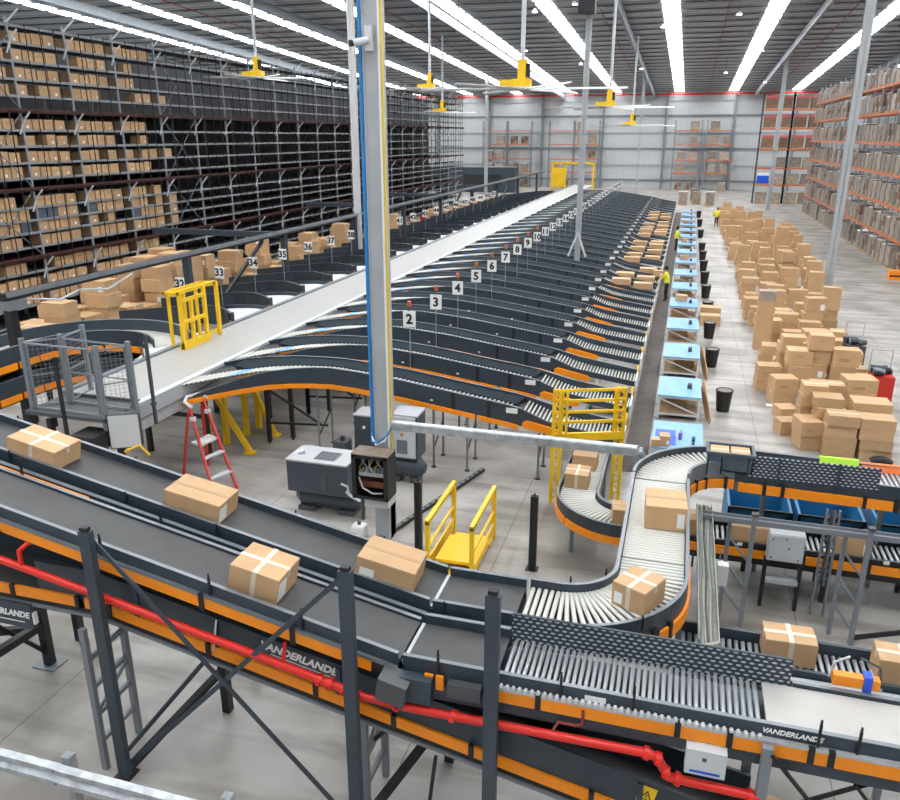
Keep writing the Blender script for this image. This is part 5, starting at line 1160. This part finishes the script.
b = MB(); b.box(3.08, 3.68, 32.2, 32.7, 0, 2.3, CARD); b.build('carton_body', t); b = MB(); b.box(3.07, 3.69, 32.19, 32.71, 2.3, 2.34, WRAP); b.box(3.07, 3.69, 32.19, 32.2, 1.95, 2.3, WRAP); b.build('wrap_cap', t, 'greyish taped top')
row = 0; yy = 26.6; nst = 0
while yy < 92:
    xl = 3.3 + (0.35 if yy < 30 else 0) - (.25 if yy > 38 else 0); xr = 6.2 + min(2.0, max(0, (yy - 30) * .085)) - max(0, (yy - 62) * .08)
    ncol = 4 if yy < 60 else 4; step = (xr - xl) / ncol
    for cidx in range(ncol):
        if rnd.random() < .10: continue
        x = xl + step * (cidx + .5) + rnd.uniform(-.12, .12); n = rnd.choice((1, 2, 2, 3, 3, 4)) if cidx else rnd.choice((1, 2, 2, 3))
        l = rnd.uniform(.62, .95); w = rnd.uniform(.5, .75); h = rnd.choice((.3, .36, .42, .48, .55))
        y = yy + rnd.uniform(-.25, .25)
        if abs(x - 3.4) < .8 and abs(y - 32.4) < .9: continue
        if rnd.random() < .08: n, h, l, w = 1, rnd.uniform(1.2, 1.6), .7, .6
        zt = 0; nst += 1
        stack(x, y, [(l * rnd.uniform(.9, 1.05), w * rnd.uniform(.9, 1.05), h * rnd.uniform(.85, 1.15), rnd.uniform(-.06, .06), rnd.uniform(-.06, .06)) for _ in range(n)], rnd.uniform(-.12, .12),
              ['carton, %s in the %s stack from the aisle, %s row of the floor pile' % ('single' if n == 1 else 'top' if i == n - 1 else POS[i], ORDN[cidx], ORDN[row + 3]) for i in range(n)])
    row += 1; yy += 1.35 + (yy - 26) * .018
t = thing('paper_sheet', (3.2, 25.1, 0), 'white paper lying on the floor at the left edge of the pile', 'paper')
b = MB(); b.box(3.0, 3.35, 25.0, 25.25, 0, .006, PAPER); b.build('sheet', t)
# trolleys and bag
for i, (x, y, lab_) in enumerate(((6.35, 26.3, 'red trolley bin heaped with dark bags right of the pile'), (6.25, 30.2, 'wire trolley of black bags farther along the pile'))):
    t = thing('trolley', (x, y, 0), lab_, 'trolley')
    b = MB(); b.box(x - .3, x + .35, y - .35, y + .35, .12, .95, REDL if i == 0 else DARKG); b.build('tub', t)
    for dx in (-.28, .32):
        b = MB(); b.cyl((x + dx, y + .33, .1), (x + dx, y + .33, 1.65), .02, ALU, 8); b.build('handle_post', t)
    b = MB(); b.cyl((x - .28, y + .33, 1.65), (x + .32, y + .33, 1.65), .02, ALU, 8); b.build('handle', t)
    b = MB()
    for k in range(8): rr = random.Random(k + 9 * i); cx, cy, cz = x + rr.uniform(-.22, .25), y + rr.uniform(-.25, .25), .98 + rr.uniform(0, .12); b.cyl((cx - .12, cy, cz), (cx + .12, cy + rr.uniform(-.1, .1), cz + .04), .13, [BLACK, NAVY2, DARKG, GREYP][k % 4], 9, .08)
    b.build('bags', t)
    for dx in (-.25, .3):
        for dy in (-.28, .28): b = MB(); b.cyl((x + dx - .02, y + dy, .06), (x + dx + .02, y + dy, .06), .06, BLACK, 10); b.build('caster', t)
t = thing('bag', (5.35, 20.9, 0), 'small black bag on the floor at the foot of the nearest stack', 'bag')
b = MB(); b.tube([(5.15, 20.75, .10), (5.25, 20.75, .16), (5.4, 20.77, .17), (5.52, 20.76, .13), (5.6, 20.76, .08)], .12, BLACK, 10); b.build('body', t)

# left aisle pallets of cartons
G2 = 'cartons beyond the left chutes'
rnd = random.Random(21)
yy = 22.6; row = 0
for (y, spec) in [(20.6, (2.0, 1.5)), (21.8, (2.6, 1.8)), (22.9, (1.9, 2.2)), (24.0, (3.0, 1.9)), (25.2, (1.8, 2.3)), (26.2, (1.6, 1.9)), (27.3, (3.0, 3.0)), (28.4, (3.4, 3.2)), (29.5, (3.3, 3.4)), (30.6, (3.0, 3.0)), (31.8, (2.2, 2.9)), (32.9, (2.9, 2.0)), (34.2, (1.6, 2.2)), (35.5, (3.3, 1.6)), (37.2, (1.5, 1.9)), (39.4, (2.3, 1.4)), (41.3, (2.8, 2.2)), (43.5, (2.2, 2.5)), (45.6, (2.9, 2.0)), (48, (1.9, 2.4)), (51, (2.4, 1.3)), (55.5, (2.6, 1.8)), (60, (1.6, 2.0)), (65, (2.2, 1.2)), (71, (1.9, 2.0)), (78, (1.9, 1.5)), (85, (2.0, 1.4))]:
    for cidx, H in enumerate(spec):
        x = -20.55 - cidx * 1.25; n = max(1, round(H / .47)); h = H / n
        for i in range(n):
            pcarton(x + rnd.uniform(-.06, .06), y + rnd.uniform(-.06, .06), i * (h + .001), rnd.uniform(.72, .95), rnd.uniform(.68, .9), h, rnd.uniform(-.08, .08),
                   'carton, %s in the %s stack beyond the left chutes, %s row' % ('single' if n == 1 else 'top' if i == n - 1 else POS[i], ['nearer', 'back'][cidx], ORDN[row]), G2)
    row += 1

PILE.sort(key=lambda p: math.hypot(p[0][0], p[0][1]) - 3 * (p[0][2] > .8) + (6 if p[0][1] < 30 and p[0][0] < -21 else 0))
NIND = 215
for a, me in PILE[:NIND]: carton(*a[:7], a[7], a[8], me)
for side, nm, lb in ((1, 'carton_heap', 'far mass of stacked brown cartons at the back of the floor pile'), (-1, 'carton_heap', 'far stacks of brown cartons beyond the left chutes')):
    b = MB()
    for a, me in PILE[NIND:]:
        if (a[0] > -10) != (side > 0): continue
        M_ = Matrix.Translation(a[:3]) @ Matrix.Rotation(a[6], 4, 'Z') @ Matrix.Diagonal((a[3], a[4], a[5], 1))
        b.box(-.5, .5, -.5, .5, 0, .985, CARD, M_); b.box(-.49, .49, -.49, .49, .985, 1, CARDT if len(b.v) % 3 else CARD, M_)
    if b.v: tag(b.build(nm), lb, 'cartons', None, 'stuff')
for i, (x, y) in enumerate(((-.4, 104), (1.2, 105), (2.8, 104), (1.0, 110))): load(x, y, 0, 1.3, 'pale wrapped pallet on the floor past the table row, %s from left' % ORDN[i], 'pallets past the tables', 0 if i % 2 else 1, R(90))
# ------------------------------------------------------------------ people
def person(x, y, rz, label, arm=0., bend=0., vest=VEST):
    t = thing('person', (x, y, 0), label, 'person'); t.rotation_euler = (0, 0, rz)
    V = [(0, 0, .95), (0, bend * .3, 1.2), (0, bend * .7, 1.42), (0, bend * .85, 1.53), (0, bend, 1.62), (0, bend + .01, 1.72),
         (.10, 0, .90), (.11, .02, .50), (.11, 0, .08), (.11, .14, .04), (-.10, 0, .90), (-.11, .04, .50), (-.12, -.02, .08), (-.12, .12, .04),
         (.20, bend * .7, 1.42), (.26, bend * .7 + .06 + arm * .1, 1.16), (.20, bend * .7 + .16 + arm * .2, .98 + arm * .12), (.19, bend * .7 + .24 + arm * .22, .95 + arm * .14),
         (-.20, bend * .7, 1.42), (-.26, bend * .7 + .05 + arm * .1, 1.16), (-.21, bend * .7 + .14 + arm * .2, .97 + arm * .12), (-.20, bend * .7 + .22 + arm * .22, .94 + arm * .14)]
    E_ = [(0, 1), (1, 2), (2, 3), (3, 4), (4, 5), (0, 6), (6, 7), (7, 8), (8, 9), (0, 10), (10, 11), (11, 12), (12, 13), (2, 14), (14, 15), (15, 16), (16, 17), (2, 18), (18, 19), (19, 20), (20, 21)]
    rad = [.15, .15, .16, .06, .095, .085, .10, .07, .05, .045, .10, .07, .05, .045, .07, .05, .04, .035, .07, .05, .04, .035]
    me = bpy.data.meshes.new('body'); me.from_pydata(V, E_, []); o = bpy.data.objects.new('body', me); C.objects.link(o)
    sk = o.modifiers.new('s', 'SKIN'); o.modifiers.new('d', 'SUBSURF').levels = 1
    for i, v in enumerate(me.skin_vertices[0].data): v.radius = (rad[i] * (1.25 if i in (1, 2) else 1), rad[i]); v.use_root = i == 0
    bpy.context.view_layer.update(); m2 = bpy.data.meshes.new_from_object(o.evaluated_get(bpy.context.evaluated_depsgraph_get())); bpy.data.objects.remove(o)
    m2.materials.clear()
    for m in (TROUS, vest, SKIN): m2.materials.append(m)
    for p in m2.polygons:
        c = p.center; hand = abs(c.x) > .15 and c.y > bend * .7 + .13 + arm * .1 and .85 < c.z < 1.2
        p.material_index = 2 if c.z > 1.52 or hand else 1 if c.z > .92 else 0; p.use_smooth = True
    ob = bpy.data.objects.new('body', m2); C.objects.link(ob); ob.parent = t; ORG[ob] = ORG[t]
    b = MB(); b.cyl((0, bend - .02, 1.70), (0, bend - .02, 1.80), .105, HAIR, 12, .06); b.cyl((0, bend - .04, 1.60), (0, bend - .02, 1.71), .09, HAIR, 12, .105)
    hm = bpy.data.objects.new('hair', b.mesh('hair', (0, 0, 0))); C.objects.link(hm); hm.parent = t; ORG[hm] = ORG[t]; return t
person(-.55, 41.2, R(80), 'person in yellow hi-vis vest handling a carton at the chute ends', 1.2, .12)
carton(-1.06 + .02, 41.2, 1.26, .5, .4, .3, .1, 'carton held by the nearest person in yellow at the chutes', None)
person(-.42, 60.5, R(-75), 'person in yellow vest and dark trousers facing the tables', .6, .05)
person(2.9, 78.5, R(150), 'person in yellow vest walking beside the far carton pile', .3, 0)
person(-19.6, 26.6, R(60), 'person in yellow vest at the left behind the loop conveyor', .8, .15)
person(-21.9, 66, R(0), 'person in red top among the cartons beyond the left chutes', .4, .05, REDL)
person(-19.4, 90, R(30), 'person in yellow vest far down the left aisle', .4, .05)
# ------------------------------------------------------------------ fans and lamps
def fan(x, y, z, rz, lab, r=4.2):
    t = thing('ceiling_fan', (x, y, z), lab, 'fan', 'large ceiling fans')
    b = MB(); b.cyl((x, y, z + .9), (x, y, roofz(y) - .3), .09, BOXG, 10); b.build('drop_rod', t)
    b = MB(); b.cyl((x, y, z + .1), (x, y, z + .95), .2, YEL, 14); b.box(x - .34, x + .34, y - .3, y + .3, z - .1, z + .22, YEL); b.box(x - .9, x - .3, y - .18, y + .18, z - .05, z + .2, YEL); b.build('motor', t, 'yellow motor housing')
    b = MB(); b.cyl((x, y, z - .16), (x, y, z - .08), .45, BOXG, 16); b.box(x + .1, x + .3, y - .12, y + .12, z + .3, z + .8, BLACK); b.build('hub', t)
    for k in range(6):
        a = rz + k * math.pi / 3; d = Vector((math.cos(a), math.sin(a), 0)); n = Vector((-d.y, d.x, 0)); p = Vector((x, y, z - .13)); b = MB()
        q0, q1 = p + d * .4, p + d * r; w = .085
        b.add([q0 - n * w + Vector((0, 0, -.03)), q0 + n * w + Vector((0, 0, .03)), q1 + n * w * .8 + Vector((0, 0, .03)), q1 - n * w * .8 + Vector((0, 0, -.03))] + [v - Vector((0, 0, .035)) for v in (q0 - n * w + Vector((0, 0, -.03)), q0 + n * w + Vector((0, 0, .03)), q1 + n * w * .8 + Vector((0, 0, .03)), q1 - n * w * .8 + Vector((0, 0, -.03)))],
              [(0, 1, 2, 3), (7, 6, 5, 4), (0, 4, 5, 1), (1, 5, 6, 2), (2, 6, 7, 3), (3, 7, 4, 0)], WHITE); b.build('blade', t)
    return t
fan(-6.8, 33.5, 10, .1, 'yellow hubbed ceiling fan nearest the camera, in the middle of the hall')
fan(-24.5, 43.7, 11.4, .4, 'yellow hubbed ceiling fan in front of the left shelving tower', 3.0)
fan(-23.4, 77, 10.4, .25, 'yellow hubbed ceiling fan farther back by the empty shelving', 3.2)
fan(-5.4, 55.7, 10, .2, 'black and yellow hubbed fan right of the pale mid column')
fan(-5.7, 82, 9.2, .3, 'black and yellow hubbed fan lowest over the chute field')
fan(-18.9, 59, 11.5, .05, 'ceiling fan just right of the blue cabled column', 3.2)
LP = [(-13.5, 50), (-11.8, 62), (-9.4, 38), (-8.6, 60), (-3, 70), (0, 60), (2.5, 66), (5.5, 84), (-16, 80), (-12, 90), (10, 60), (-22, 55), (-17, 60), (-6, 95), (3, 100), (8, 110)]
for i, (x, y) in enumerate(LP):
    z = roofz(y) - 1.6
    t = thing('high_bay_lamp', (x, y, z), 'small bluish high bay lamp hanging on a rod, %s from the near end' % ORDN[sorted(LP, key=lambda p: p[1]).index((x, y))], 'lamp', 'high bay lamps')
    b = MB(); b.cyl((x, y, z + .2), (x, y, z + 1.5), .015, BLACK, 6); b.build('rod', t)
    b = MB(); b.cyl((x, y, z + .02), (x, y, z + .22), .2, BOXG, 12, .08); b.build('shade', t); b = MB(); b.cyl((x, y, z - .03), (x, y, z + .02), .17, LAMP, 12); b.build('bulb', t)
t = thing('loudspeaker', (-5.1, 40.2, 13.4), 'black loudspeaker box fixed high on the pale mid column', 'speaker')
px_, py_ = -5.15, 40.1; z = 13.9
b = MB(); b.box(px_ - .4, px_ + .35, py_ - .3, py_ + .3, z - .5, z + .5, BLACK); b.build('cabinet', t); b = MB(); b.box(px_ - .06, px_ + .06, py_ + .3, py_ + .37, z - .1, z + .1, DARKG); b.build('bracket', t)

# ------------------------------------------------------------------ world, camera
w = bpy.data.worlds.new('W'); sc.world = w; w.use_nodes = True
w.node_tree.nodes['Background'].inputs[0].default_value = (.93, .95, 1, 1); w.node_tree.nodes['Background'].inputs[1].default_value = .5
cam = bpy.data.cameras.new('camera'); co = bpy.data.objects.new('camera', cam); C.objects.link(co); sc.camera = co
cam.sensor_width = 36; cam.lens = 780 * 36 / 900; cam.clip_end = 400
co.location = (0, 0, 8.0); pit = math.atan(263 / 780); yaw = math.atan(242 / math.hypot(780, 263))
co.rotation_euler = (math.pi / 2 - pit, 0, yaw)
sc.view_settings.view_transform = 'Standard'; sc.view_settings.look = 'None'; sc.view_settings.gamma = 1; sc.view_settings.exposure = .78
sc.view_settings.use_curve_mapping = False
sc.cycles.use_denoising = True; sc.cycles.max_bounces = 6; sc.cycles.diffuse_bounces = 4; sc.cycles.use_light_tree = True
